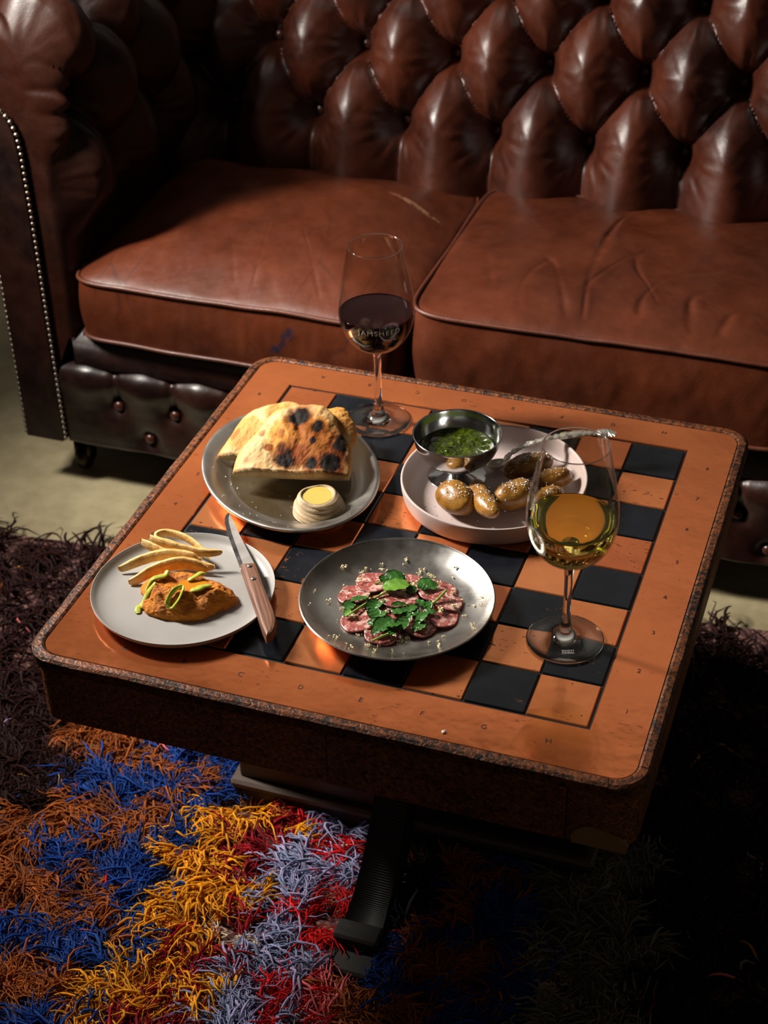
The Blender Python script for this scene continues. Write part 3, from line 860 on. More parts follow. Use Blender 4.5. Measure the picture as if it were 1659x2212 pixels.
sabre_leg((0, -1), (0.0, -0.060))
sabre_leg((0, 1), (0.0, 0.130))

# ------------------------------------------------------------------ shaggy rug
RA = math.radians(6.0); RC = np.array([0.0, -0.2])
ca, sa = math.cos(RA), math.sin(RA)
RX0, RX1, RY0, RY1 = -1.02, 0.92, -0.72, 0.665


def rug_w(lx, ly): return RC[0] + lx * ca - ly * sa, RC[1] + lx * sa + ly * ca


rug = empty('shaggy_rug', 'shaggy multicoloured wool rug of blue, rust, yellow and red tufts under the table', 'rug', (*RC, 0.0))
mb = MB()
c4 = [rug_w(x, y) for x, y in ((RX0, RY0), (RX1, RY0), (RX1, RY1), (RX0, RY1))]
mb.add([(x, y, 0.001) for x, y in c4] + [(x, y, 0.009) for x, y in c4], [(3, 2, 1, 0), (4, 5, 6, 7), (0, 1, 5, 4), (1, 2, 6, 5), (2, 3, 7, 6), (3, 0, 4, 7)])
t = NT('knotted rug backing'); co = t.coord('Object')
t.set(base=t.ramp(t.voro(co, 160.0), [(0.25, (0.20, 0.10, 0.07)), (0.5, (0.06, 0.02, 0.02))]), rough=0.95); t.bump(t.voro(co, 160.0), 0.6, 0.003)
V, F = mb.out(); mk('backing', V, F, t.m, rug, smooth=False)
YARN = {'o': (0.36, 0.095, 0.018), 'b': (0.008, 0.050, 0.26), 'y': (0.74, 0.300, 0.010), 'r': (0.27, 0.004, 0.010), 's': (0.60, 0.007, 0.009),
        'l': (0.33, 0.30, 0.48), 'c': (0.52, 0.40, 0.29), 'p': (0.62, 0.13, 0.14), 'g': (0.19, 0.165, 0.13), 'd': (0.022, 0.0045, 0.0035)}  # d: dark red wool, deepened to carry painted shade at the left
SEED = {'o': [(-.422, -.040), (-.464, -.032), (-.367, -.037), (-.317, -.051), (-.368, -.149), (-.420, -.152), (-.313, -.150), (-.456, -.187), (-.433, -.262), (-.430, -.299), (-.380, -.296), (-.331, -.305), (-.383, -.322), (-.292, -.300), (-.369, -.421), (-.339, -.433), (-.313, -.421), (-.376, -.408), (-.299, -.446), (-.296, -.126), (.036, -.318), (.029, -.342), (.078, -.345), (.158, -.245), (.108, -.261), (.149, -.268), (.034, -.313), (.030, -.338), (.125, -.326), (.151, -.128)],
        'b': [(-.396, -.092), (-.343, -.089), (-.305, -.091), (-.267, -.112), (-.283, -.020), (-.253, -.145), (-.337, -.022), (-.400, -.224), (-.351, -.217), (-.299, -.218), (-.329, -.192), (-.289, -.188), (-.317, -.250), (-.277, -.262), (-.270, -.243), (-.382, -.378), (-.339, -.372), (-.304, -.376), (-.280, -.345), (-.248, -.323), (-.342, -.397), (-.279, -.391), (-.323, -.462), (-.280, -.451), (.069, -.300), (.088, -.320), (-.427, -.082), (-.413, -.348), (-.365, -.336), (.163, -.146), (.152, -.167), (.170, -.108), (.190, -.210), (.195, -.264), (.171, -.288), (.130, -.313), (.138, -.287), (.078, -.299)],
        'y': [(-.234, -.092), (-.206, -.116), (-.231, -.124), (-.166, -.103), (-.190, -.078), (-.240, -.158), (-.269, -.154), (-.236, -.197), (-.211, -.224), (-.233, -.248), (-.176, -.225), (-.146, -.219), (-.226, -.279), (-.206, -.264), (-.222, -.314), (-.214, -.347), (-.179, -.351), (-.219, -.375), (-.236, -.400), (-.195, -.386), (-.147, -.352), (-.135, -.378), (-.240, -.438), (-.139, -.112), (-.194, -.201)],
        'r': [(-.223, -.157), (-.194, -.144), (-.166, -.130), (-.176, -.078), (-.183, -.171), (-.171, -.158), (-.170, -.193), (-.178, -.296), (-.151, -.283), (-.124, -.302), (-.183, -.321), (-.143, -.331), (-.176, -.406), (-.152, -.391), (-.195, -.427), (-.148, -.253), (-.168, -.260), (-.141, -.149)],
        's': [(-.061, -.091), (-.095, -.093), (-.069, -.116), (-.111, -.094), (-.134, -.078), (-.076, -.230), (-.051, -.226), (-.069, -.264), (-.046, -.195), (-.074, -.347), (-.046, -.345), (-.085, -.358), (-.039, -.365), (-.049, -.097)],
        'l': [(-.105, -.074), (-.085, -.072), (-.114, -.131), (-.120, -.159), (-.090, -.150), (-.069, -.134), (-.049, -.145), (-.108, -.190), (-.075, -.188), (-.048, -.175), (-.116, -.210), (-.119, -.244), (-.099, -.254), (-.103, -.283), (-.076, -.294), (-.050, -.297), (-.106, -.331), (-.074, -.316), (-.029, -.309), (-.057, -.203), (-.113, -.386), (-.056, -.374), (-.092, -.378), (-.096, -.178)],
        'c': [(-.150, -.160), (-.168, -.205), (-.143, -.210), (-.145, -.077), (-.137, -.270), (-.028, -.270), (-.194, -.276), (-.059, -.179), (.258, -.240), (.264, -.222)],
        'p': [(-.019, -.336), (.011, -.341)],
        'g': [(-.005, -.350), (.235, -.101), (.259, -.136), (.220, -.136), (.227, -.202), (.275, -.202), (.288, -.261), (.245, -.272), (.261, -.070)],
        'd': [(.427, -.185), (.372, -.222), (.377, -.076), (.424, .030), (-.715, .257), (-.594, .236), (-.609, .064), (-.552, .083), (-.540, -.010), (-.600, -.060), (-.560, .030), (-.660, .0), (-.500, -.055), (-.490, -.105), (-.520, -.150), (-.560, -.20)]}  # dark red wool; the later left-hand seeds paint shade into the rug
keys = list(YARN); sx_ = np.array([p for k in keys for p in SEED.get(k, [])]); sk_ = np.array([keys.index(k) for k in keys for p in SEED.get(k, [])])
g = 0.0225
lx, ly = np.meshgrid(np.arange(RX0 + 0.01, RX1 - 0.01, g), np.arange(RY0 + 0.01, RY1 - 0.008, g), indexing='ij')
lx = lx.ravel(); ly = ly.ravel(); lx = lx + rng.uniform(-g / 2, g / 2, lx.size); ly = ly + rng.uniform(-g / 2, g / 2, ly.size)
tx, ty = rug_w(lx, ly)
dd = np.hypot(tx[:, None] - sx_[None, :, 0], ty[:, None] - sx_[None, :, 1]) + rng.normal(0, 0.004, (tx.size, len(sx_)))
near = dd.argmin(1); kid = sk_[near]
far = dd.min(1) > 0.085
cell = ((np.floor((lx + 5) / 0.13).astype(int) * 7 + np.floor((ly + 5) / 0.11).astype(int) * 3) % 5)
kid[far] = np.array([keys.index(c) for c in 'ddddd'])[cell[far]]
free = ~(((np.abs(tx) < 0.246) & (ty > -0.066) & (ty < 0.138)) | ((np.abs(tx) < 0.029) & (ty > -0.292) & (ty < 0.36)))
tx, ty, kid, lx, ly = tx[free], ty[free], kid[free], lx[free], ly[free]
vis = (tx > -0.62) & (tx < 0.42) & (ty > -0.55) & (ty < 0.10)
cnt = np.where(vis, 30, 5)
bare = kid == keys.index('c')
tid = np.repeat(np.arange(tx.size), cnt)
n = tid.size; K = 7
thick = rng.random(n) < np.where(np.isin(kid[tid], [keys.index(c) for c in 'lyg']), 0.24, 0.08)
thick |= ~vis[tid]
az0 = 2 * np.pi * (0.5 + 0.5 * vnoise(np.stack([tx, ty, 0 * tx], -1), 22, 77, 2)) + rng.uniform(-1.3, 1.3, tx.size)
az = az0[tid] + rng.normal(0, 0.46, n)
L = rng.uniform(0.030, 0.064, n) * np.where(bare[tid], 0.28, 1.0) * np.where(thick, 1.1, 0.9)
rx_ = tx[tid] + rng.normal(0, 0.0055, n); ry_ = ty[tid] + rng.normal(0, 0.0055, n)
tt = np.linspace(0, 1, K)[None]
hgt = (rng.uniform(0.006, 0.019, n) + np.where(thick, 0.005, 0.0))[:, None]
lift = rng.uniform(0.0, 0.008, n)[:, None]
curl = (rng.normal(0, 0.005, n) + rng.normal(0, 0.008, tx.size)[tid])[:, None] * np.sin(tt * np.pi * rng.uniform(0.7, 2.0, n)[:, None]) + rng.normal(0, 0.0022, n)[:, None] * np.sin(tt * np.pi * rng.uniform(2.2, 4.0, n)[:, None])
z = 0.009 + lift * tt + hgt * np.sin(np.minimum(tt * rng.uniform(0.75, 1.1, n)[:, None], 1.0) * np.pi) * 0.9 + 0.004 * tt
z = np.where(bare[tid][:, None], 0.008 + 0.006 * np.sin(tt * np.pi), z)
cx_ = np.cos(az)[:, None]; cy_ = np.sin(az)[:, None]
Px = rx_[:, None] + cx_ * L[:, None] * tt * 0.92 - cy_ * curl; Py = ry_[:, None] + cy_ * L[:, None] * tt * 0.92 + cx_ * curl
P = np.stack([Px, Py, z], -1)
rad = np.where(thick, rng.uniform(0.0015, 0.0026, n), rng.uniform(0.0008, 0.0014, n))[:, None] * np.array([0.8, 1.05, 1.1, 1.05, 0.95, 0.65, 0.10])[None] * np.where(bare[tid], 1.5, 1.0)[:, None]
side = np.stack([-cy_ * np.ones_like(tt), cx_ * np.ones_like(tt), 0 * z], -1)
upv = np.array([0, 0, 1.0])
ring = [P + rad[..., None] * (math.cos(a) * side + 0.7 * math.sin(a) * upv) for a in (math.radians(90), math.radians(210), math.radians(330))]
V = np.stack(ring, 2).reshape(-1, 3)
base_f = []
for i in range(K - 1):
    for j in range(3):
        base_f.append((i * 3 + j, i * 3 + (j + 1) % 3, (i + 1) * 3 + (j + 1) % 3, (i + 1) * 3 + j))
base_f = np.array(base_f)
F = (base_f[None] + (np.arange(n) * K * 3)[:, None, None]).reshape(-1, 4)
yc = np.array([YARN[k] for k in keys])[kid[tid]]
stray = rng.random(n) < 0.010
yc = np.where(stray[:, None], np.array([YARN[k] for k in keys])[rng.integers(0, 9, n)], yc)
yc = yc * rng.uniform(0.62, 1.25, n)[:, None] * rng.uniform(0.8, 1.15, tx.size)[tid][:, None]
lav = kid[tid] == keys.index('l')
yc = np.where((lav & (rng.random(n) < 0.45))[:, None], yc * np.array([0.62, 0.80, 0.78]), yc)
t = NT('wool yarn'); at = t.n('ShaderNodeAttribute'); at.attribute_name = 'yarn'
t.set(base=at.outputs['Color'], rough=0.85, spec=0.12, sheen=0.06)
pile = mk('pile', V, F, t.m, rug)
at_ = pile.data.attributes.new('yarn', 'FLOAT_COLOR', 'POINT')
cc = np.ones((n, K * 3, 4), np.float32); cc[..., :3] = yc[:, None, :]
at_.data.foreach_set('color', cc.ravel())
pile['kind'] = 'stuff'


# ------------------------------------------------------------------ wine glasses
def glass_r(z):
    zz = [0.097, 0.0985, 0.101, 0.106, 0.112, 0.120, 0.130, 0.143, 0.158, 0.175, 0.195, 0.215, 0.2435]
    rr = [0.0050, 0.010, 0.0165, 0.0240, 0.0300, 0.0352, 0.0396, 0.0428, 0.0440, 0.0428, 0.0397, 0.0360, 0.0312]
    return np.interp(z, zz, rr)


def wine_glass(x, y, label, wine_mat, wine_label, level, ang, foot_text):
    g = empty('wine_glass', label, 'wine glass', (x, y, T), 'stemmed wine glasses on the table')
    q = smooth_path([(0.0052, 0.1035), (0.0110, 0.1048), (0.0180, 0.1072), (0.0262, 0.1118), (0.0325, 0.1176), (0.0378, 0.1250), (0.0424, 0.1345), (0.0455, 0.1460),
                     (0.0468, 0.1600), (0.0457, 0.1770), (0.0424, 0.1970), (0.0384, 0.2170), (0.0330, 0.2435)], 7)
    w_ = 0.0010
    Tn = np.gradient(q, axis=0); Tn /= np.linalg.norm(Tn, axis=1)[:, None]
    inn_ = q + np.stack([-Tn[:, 1], Tn[:, 0]], 1) * w_
    inn_[:, 0] = np.maximum(inn_[:, 0], 0.0002); inn_[0] = (0.0002, 0.1060)
    prof = np.concatenate([q, [[0.0325, 0.2442]], inn_[::-1]])
    V, F = lathe(prof, (x, y, T), 96); mk('bowl', V, F, M['glass_bowl'], g, fixn=True)
    st = smooth_path([(0.0405, 0.0012), (0.0400, 0.0024), (0.030, 0.0034), (0.020, 0.0050), (0.0135, 0.0080), (0.0090, 0.0130), (0.0062, 0.0200), (0.0046, 0.0320), (0.0042, 0.052), (0.0043, 0.074), (0.0049, 0.090), (0.0064, 0.1000), (0.0090, 0.1040), (0.0049, 0.1042)], 6)
    prof = np.concatenate([[[0.0002, 0.0003]], [[0.030, 0.0003]], [[0.0395, 0.0004]], st, [[0.0002, 0.1032]]])
    V, F = lathe(prof, (x, y, T), 80); mk('stem', V, F, M['glass_stem'], g, fixn=True)
    th_ = np.linspace(0, 2 * np.pi, 96, endpoint=False); t8 = np.linspace(0, 2 * np.pi, 8, endpoint=False)
    Vr = np.stack([x + (0.0326 + 0.0007 * np.cos(t8)[None]) * np.cos(th_)[:, None], y + (0.0326 + 0.0007 * np.cos(t8)[None]) * np.sin(th_)[:, None], T + 0.2442 + 0.0007 * np.sin(t8)[None] + 0 * th_[:, None]], -1)
    mk('rim', Vr, grid_faces(96, 8, closed_u=True, closed_v=True), M['glass_stem'], g, fixn=True)
    # wine, filling the bowl to its level
    k = (inn_[:, 1] < level) & (np.arange(len(inn_)) > 1)
    wp = [(0.0002, 0.1066)] + [(r - 0.0003, z_) for r, z_ in inn_[k]]
    rl = np.interp(level, inn_[:, 1], inn_[:, 0]) - 0.0003
    wp += [(rl, level), (rl - 0.0006, level - 0.0004), (rl - 0.003, level - 0.0010), (0.0002, level - 0.0010)]
    V, F = lathe(wp, (x, y, T), 96); ww = mk('wine', V, F, wine_mat, g, fixn=True); ww['label'] = wine_label
    # etched winery name wrapped round the bowl
    V, F = text_mesh('JAMSHEED', 0.0098, 0.0, 1.22)
    fx, fy = 0.481 - x, -1.47 - y; a0 = math.atan2(fy, fx) + ang
    zc = 0.1508
    W = []
    for vx, vy, _ in V:
        z_ = zc + vy * 0.98; r = float(np.interp(z_, q[:, 1], q[:, 0])) + 0.00025
        a = a0 + vx / 0.0462
        W.append((x + r * math.cos(a), y + r * math.sin(a), T + z_))
    mk('etched_lettering', W, F, M['etch'], g, smooth=False)
    if foot_text:
        for row, (body, dy) in enumerate((('SCHOTT', 0.0014), ('ZWIESEL', -0.0014))):
            V, F = text_mesh(body, 0.0030, 0.0, 1.15)
            tx_, ty_ = np.array([0.946, 0.324]), np.array([-0.324, 0.946])
            o = np.array([0.2149, -0.1598]) + ty_ * dy * 1.2
            W = [(*(o + tx_ * vx + ty_ * vy * 1.1), T + 0.0046) for vx, vy, _ in V]
            mk('maker_mark', W, F, M['etch'], g, smooth=False)
    return g


wine_glass(-0.1225, 0.2135, 'stemmed glass of dark red wine behind the bread platter', M['red_wine'], 'dark red wine', 0.1575, math.radians(4), False)
wine_glass(0.206, -0.1365, 'stemmed glass of golden white wine beside the salami plate', M['white_wine'], 'golden white wine', 0.1570, math.radians(-23), True)

# ------------------------------------------------------------------ oval steel platter with bread and hummus
PC = np.array([-0.1805, 0.0570]); PA = math.radians(-52)
plat = empty('oval_platter', 'oval satin steel platter holding the flatbread', 'plate', (*PC, T))
prof = [(0.0005, 0.0016), (0.40, 0.0016), (0.70, 0.0018), (0.735, 0.0030), (0.80, 0.0090), (0.90, 0.0155), (0.955, 0.0180), (0.985, 0.0190), (1.0, 0.0180), (1.003, 0.0160), (0.992, 0.0148), (0.95, 0.0160), (0.90, 0.0138), (0.80, 0.0072), (0.72, 0.0004), (0.70, 0.0002), (0.0005, 0.0002)]
V, F = lathe(prof, (*PC, T), 120, 0.1350, 0.1040, PA); mk('dish', V, F, M['platter_steel'], plat)
oil = NT('olive oil film'); oil.set(base=(0.055, 0.034, 0.008), rough=0.05, alpha=0.45, spec=0.6)
V, F = lathe([(0.0005, 0.0022), (0.55, 0.0022), (0.68, 0.0020)], (*PC, T), 90, 0.1350, 0.1040, PA); mk('oil_film', V, F, oil.m, plat)


def sstep(a, b, x):
    t_ = np.clip((x - a) / (b - a), 0, 1); return t_ * t_ * (3 - 2 * t_)


def bread(label, L, R, apex, th, seed, spots, cols):
    """thick half-oval slice of flatbread: L,R ends of its cut edge, apex the far end of its crust (relative to table top)"""
    L = np.array(L, float); R = np.array(R, float); apex = np.array(apex, float)
    mid = (L + R) / 2; e = (R - L) / 2; hw = np.linalg.norm(e); e /= hw
    f = apex - mid; f = f - e * (f @ e); dep = np.linalg.norm(f); f /= dep; nrm_ = np.cross(e, f)
    sk = ((apex - mid) @ e)
    nt, nr = 170, 64
    th_ = np.linspace(0, np.pi, nt); rr = np.linspace(0.0, 1, nr)
    TH, RR = np.meshgrid(th_, rr, indexing='ij')
    wob = 1 + 0.045 * np.sin(3 * TH + seed) + 0.03 * np.sin(7 * TH + 2 * seed)
    U = RR * np.cos(TH) * wob; Vv = RR * np.sin(TH) ** 0.85 * wob
    hump = (1 - RR ** 4.5) ** 0.75
    top = th * (0.28 + 0.72 * hump * (0.55 + 0.45 * sstep(0.0, 0.35, Vv))) * (1 - 0.0 * U)
    P2 = np.stack([U, Vv, 0 * U], -1)
    top = top + th * 0.10 * vnoise(P2, 2.6, seed, 2) * hump + th * 0.05 * vnoise(P2, 14, seed + 1, 3)
    # folded ridge
    top = top + th * 0.16 * np.exp(-((U + 0.25 + 0.35 * (Vv - 0.5)) / 0.10) ** 2) * sstep(0.35, 0.7, Vv) * hump - th * 0.16 * np.exp(-((U - 0.02 + 0.6 * (Vv - 0.55)) / 0.06) ** 2) * sstep(0.3, 0.6, Vv) * hump
    top = np.where(RR > 0.985, top * 0.6, top)
    bot = -0.10 * th * hump
    def place(h): return mid + e * (U[..., None] * hw + sk * Vv[..., None]) + f * (Vv[..., None] * dep) + nrm_ * h[..., None] + np.array([0, 0, T])
    A = place(top); B = place(bot)
    Vx = np.concatenate([A.reshape(-1, 3), B.reshape(-1, 3)]); g1 = grid_faces(nt, nr); off = nt * nr
    Fs = [g1, g1[:, ::-1] + off]
    i = np.arange(nt - 1); a = i * nr + nr - 1; b = (i + 1) * nr + nr - 1
    Fs.append(np.stack([a, b, b + off, a + off], 1))                                   # crust edge
    j = np.arange(nr - 1)
    for col in (0, nt - 1):
        c0 = col * nr + j; c1 = c0 + 1; q_ = np.stack([c0, c1, c1 + off, c0 + off], 1); Fs.append(q_ if col == 0 else q_[:, ::-1])
    F_ = np.concatenate(Fs)
    nb = vnoise(P2, 5, seed + 3, 3); nb2 = vnoise(P2, 20, seed + 4, 3)
    cream = np.array([0.63, 0.455, 0.23]); gold = np.array([0.52, 0.215, 0.032]); brown = np.array([0.20, 0.045, 0.007]); char = np.array([0.010, 0.007, 0.006])
    c = np.ones(U.shape + (3,)) * cream
    gm = np.clip(0.45 * sstep(0.05, 0.9, nb) + 0.55 * sstep(0.80, 1.0, RR) + cols * sstep(0.2, 1.0, nb2) * 0.4, 0, 1)
    c = c * (1 - gm[..., None]) + gold * gm[..., None]
    for (u0, v0, ru, rv, kind, am) in spots:
        kk_ = 1.35 if kind == 'k' else 1.1
        d_ = np.sqrt(((U - u0) / ru / kk_) ** 2 + ((Vv - v0) / rv / kk_) ** 2) + 0.16 * nb2 + 0.10 * nb
        m_ = (1 - sstep(0.70, 1.10, d_)) * am; col_ = {'g': gold, 'b': brown, 'k': char}[kind]
        if kind == 'k':
            m2 = (1 - sstep(0.9, 1.7, d_)) * 0.8; c = c * (1 - m2[..., None]) + brown * m2[..., None]
        c = c * (1 - m_[..., None]) + col_ * m_[..., None]
    o = mk('flatbread_slice', Vx, F_, M['bread'], loc=tuple(mid + np.array([0, 0, T])))
    tag(o, label, 'bread', 'slices of charred flatbread')
    ca_ = o.data.attributes.new('crust', 'FLOAT_COLOR', 'POINT')
    cc_ = np.ones((2 * off, 4), np.float32); cc_[:off, :3] = c.reshape(-1, 3); cc_[off:, :3] = cream * 0.9
    ca_.data.foreach_set('color', cc_.ravel())
    return o


t = NT('baked crust'); at = t.n('ShaderNodeAttribute'); at.attribute_name = 'crust'; co = t.coord('Object')
t.set(base=t.mix(0.35, at.outputs['Color'], t.ramp(t.noise(co, 210.0, 4, 0.7), [(0.3, 0.35), (0.65, 1.0)]), 'MULTIPLY'), rough=0.62, spec=0.10, sss=0.0)
t.bump(t.noise(co, 260.0, 5, 0.65), 0.55, 0.0018)
M['bread'] = t.m
sp1 = [(0.10, 0.42, 0.62, 0.38, 'g', 0.9), (0.30, 0.33, 0.46, 0.34, 'b', 0.75), (-0.02, 0.75, 0.15, 0.12, 'k', 1.0), (0.34, 0.59, 0.075, 0.075, 'k', 1.0), (0.76, 0.28, 0.10, 0.30, 'k', 1.0), (0.66, 0.12, 0.13, 0.10, 'k', 1.0),
       (-0.08, 0.15, 0.16, 0.09, 'k', 1.0), (0.35, 0.09, 0.08, 0.06, 'k', 1.0), (0.31, 0.38, 0.045, 0.04, 'k', 1.0), (-0.42, 0.27, 0.08, 0.05, 'b', 0.9), (-0.20, 0.27, 0.05, 0.05, 'k', 0.6), (0.12, 0.22, 0.14, 0.10, 'b', 0.8), (-0.62, 0.50, 0.06, 0.06, 'b', 0.6), (-0.78, 0.12, 0.05, 0.04, 'b', 0.6), (-0.25, 0.45, 0.06, 0.07, 'b', 0.7)]
bread('blistered flatbread slice lying in front, charred along its edge', (-0.236, 0.013, 0.022), (-0.0985, 0.0400, 0.026), (-0.184, 0.126, 0.057), 0.022, 3, sp1, 0.5)
bread('flatbread slice poking out behind the charred one, pointing to the table edge', (-0.277, 0.056, 0.012), (-0.150, 0.062, 0.016), (-0.214, 0.156, 0.037), 0.019, 8, [(-0.6, 0.35, 0.35, 0.3, 'g', 0.7), (-0.75, 0.3, 0.08, 0.1, 'b', 0.6), (-0.1, 0.75, 0.3, 0.2, 'g', 0.7)], 0.8)
bread('flatbread slice nearest the red wine glass, half hidden by the others', (-0.205, 0.068, 0.026), (-0.1165, 0.080, 0.022), (-0.160, 0.154, 0.046), 0.018, 12, [(0.3, 0.6, 0.5, 0.4, 'g', 0.8), (0.6, 0.5, 0.2, 0.2, 'b', 0.4)], 0.8)
# hummus
HC = np.array([-0.1240, 0.0005])


def hum_fn(X, Y, Z, th):
    R = np.hypot(X, Y)
    k = np.clip((Z - 0.002) / 0.02, 0, 1)
    sw = 1 + 0.035 * np.sin(3 * th[None] + Z * 420) * k + 0.02 * np.sin(9 * Z * 140 + 2 * th[None]) + 0.05 * np.cos(th[None] - 0.4)
    Z2 = Z + 0.0012 * np.sin(2 * th[None] + 1.0) * k * (R > 0.019) + 0.0003 * np.sin(5 * th[None] + R * 300) * k
    return X * sw, Y * sw, Z2


hp = smooth_path([(0.0002, 0.0002), (0.028, 0.0002), (0.0300, 0.0024), (0.0302, 0.0060), (0.0288, 0.0105), (0.0262, 0.0150), (0.0250, 0.0194), (0.0232, 0.0226), (0.0208, 0.0243), (0.0185, 0.0240), (0.0165, 0.0226), (0.009, 0.0216), (0.0002, 0.0214)], 6)
hum = empty('hummus_dollop', 'round swirled dollop of pale hummus with an oil well on the platter', 'dip', (*HC, T + 0.002))
V, F = lathe(hp, (*HC, T + 0.0020), 110, fn=hum_fn)
t = NT('hummus'); co = t.coord('Object'); nn = t.noise(co, 90.0, 4)
t.set(base=t.ramp(nn, [(0.3, (0.33, 0.232, 0.125)), (0.7, (0.45, 0.325, 0.185))]), rough=0.5, sss=0.08); t.sssr((0.5, 0.3, 0.15), 0.006)
t.bump(t.noise(co, 380.0, 4, 0.6), 0.35, 0.0009)
mk('swirl', V, F, t.m, hum)
t = NT('golden olive oil'); t.set(base=(0.50, 0.385, 0.085), rough=0.06, spec=0.6); M['oil'] = t.m
V, F = lathe([(0.0002, 0.0231), (0.012, 0.0231), (0.0178, 0.0233)], (*HC, T + 0.0020), 48); mk('oil_pool', V, F, M['oil'], hum)


def salt(name, label, pts, size=0.0008):
    mb = MB()
    for p in pts:
        s = size * random.uniform(0.5, 1.7)
        V_, F_ = box(-s / 2, s / 2, -s * random.uniform(0.3, 1), s / 2, -s * 0.15, s * 0.15)
        a = Matrix.Rotation(random.uniform(0, 3.1), 3, Vector((random.gauss(0, 1), random.gauss(0, 1), random.gauss(0, 1))).normalized())
        mb.add([tuple(Vector(p) + a @ Vector(v)) for v in V_], F_)
    V_, F_ = mb.out(); o = mk(name, V_, F_, M['salt'], smooth=False); return tag(o, label, 'salt', None, 'stuff')


t = NT('salt flakes'); t.set(base=(0.86, 0.84, 0.80), rough=0.3, sss=0.0); M['salt'] = t.m
pp = []
for _ in range(150):
    a, r = random.uniform(0, 6.28), 0.92 * math.sqrt(random.random())
    x, y = 0.138 * r * math.cos(a), 0.1045 * r * math.sin(a)
    X_, Y_ = PC[0] + x * math.cos(PA) - y * math.sin(PA), PC[1] + x * math.sin(PA) + y * math.cos(PA)
    if Y_ > 0.035: continue
    if math.hypot(X_ - HC[0], Y_ - HC[1]) < 0.031: continue
    zz = np.interp(r, [0, 0.70, 0.735, 0.8, 0.9, 0.955], [0.0022, 0.0024, 0.0034, 0.0094, 0.0159, 0.0184])
    pp.append((X_, Y_, T + zz + 0.0003))
salt('salt_flakes', 'coarse salt flakes strewn over the oval platter', pp)

# ------------------------------------------------------------------ grey plate with crackers, dip and knife
GC = np.array([-0.2075, -0.1930]); GR = 0.1
gp = empty('grey_plate', 'round matt grey stoneware plate with crackers and orange dip', 'plate', (*GC, T))
prof = smooth_path([(0.0005, 0.0052), (0.060, 0.0052), (0.082, 0.0058), (0.093, 0.0088), (0.0990, 0.0138), (0.1010, 0.0155), (0.1017, 0.0150), (0.1012, 0.0125), (0.0960, 0.0065), (0.085, 0.0025), (0.068, 0.0012), (0.064, 0.0003), (0.0005, 0.0003)], 6)
V, F = lathe(prof, (*GC, T), 120, fn=lambda X, Y, Z, th: (0.982 * X * (1 + 0.006 * np.sin(2 * th[None] + 0.6)), 0.982 * Y * (1 + 0.006 * np.sin(2 * th[None] + 0.6)), Z))
mk('dish', V, F, M['grey_ceramic'], gp)
GZ = 0.0053
DC = np.array([-0.2010, -0.2030]); DA = math.radians(9)


def dip_h(u, v):
    """u,v in the dip's own frame, metres -> (height, edge radius factor)"""
    th = np.arctan2(v / 0.0345, u / 0.0525)
    k = 1 + 0.07 * np.sin(3 * th + 1.0) + 0.05 * np.sin(5 * th + 0.4) - 0.03 * np.cos(2 * th)
    r = np.hypot(u / 0.0525, v / 0.0345) / k
    h = 0.0245 * (1 - np.clip(r, 0, 1) ** 3.0) ** 0.70
    well = np.exp(-(((u - 0.002) / 0.0285) ** 2 + ((v - 0.0065) / 0.0155) ** 2) ** 1.6)
    h = h - 0.0085 * well + 0.0022 * np.exp(-((r - 0.72) / 0.13) ** 2) * (0.6 + 0.6 * np.sin(2.3 * th + 1.0))
    P_ = np.stack([u, v, 0 * u], -1)
    h = h + np.clip(1 - r, 0, 0.3) / 0.3 * (0.0036 * vnoise(P_, 80, 4, 3) * (1 - 0.85 * well) + 0.0019 * vnoise(P_, 260, 6, 4) * (1 - 0.8 * well))
    return np.maximum(h, 0.0), r


dip = empty('orange_dip', 'rough mound of orange red pepper dip with a golden oil well on the grey plate', 'dip', (*DC, T + GZ))
nr_, nt_ = 130, 300
RRr, TTh = np.meshgrid(np.linspace(0.004, 1, nr_) ** 0.8, np.linspace(0, 2 * np.pi, nt_, endpoint=False), indexing='ij')
th = TTh; kk = 1 + 0.07 * np.sin(3 * th + 1.0) + 0.05 * np.sin(5 * th + 0.4) - 0.03 * np.cos(2 * th)
U = RRr * np.cos(th) * 0.0525 * kk; W_ = RRr * np.sin(th) * 0.0345 * kk
H_, _ = dip_h(U, W_)
P_ = np.stack([U, W_, H_], -1)
bul = 1 + (0.045 * vnoise(P_, 95, 14, 3) + 0.030 * vnoise(P_, 260, 15, 3)) * sstep(0.55, 0.9, RRr) + 0.03 * np.sin(np.clip(H_ / 0.015, 0, 1) * np.pi)
U = U * bul; W_ = W_ * bul
X = DC[0] + U * math.cos(DA) - W_ * math.sin(DA); Y = DC[1] + U * math.sin(DA) + W_ * math.cos(DA)
t = NT('roast pepper dip'); co = t.coord('Object'); nn = t.noise(co, 110.0, 5, 0.65)
t.set(base=t.ramp(nn, [(0.30, (0.48, 0.120, 0.005)), (0.70, (0.84, 0.290, 0.016))]), rough=0.42, spec=0.3, sss=0.0)
t.bump(t.noise(co, 380.0, 5, 0.7), 0.9, 0.0022)
mk('mound', np.stack([X, Y, T + GZ + H_], -1), grid_faces(nr_, nt_, closed_v=True), t.m, dip)


def dip_at(x, y):
    dx, dy = x - DC[0], y - DC[1]
    u = dx * math.cos(DA) + dy * math.sin(DA); v = -dx * math.sin(DA) + dy * math.cos(DA)
    return float(dip_h(np.array(u), np.array(v))[0])


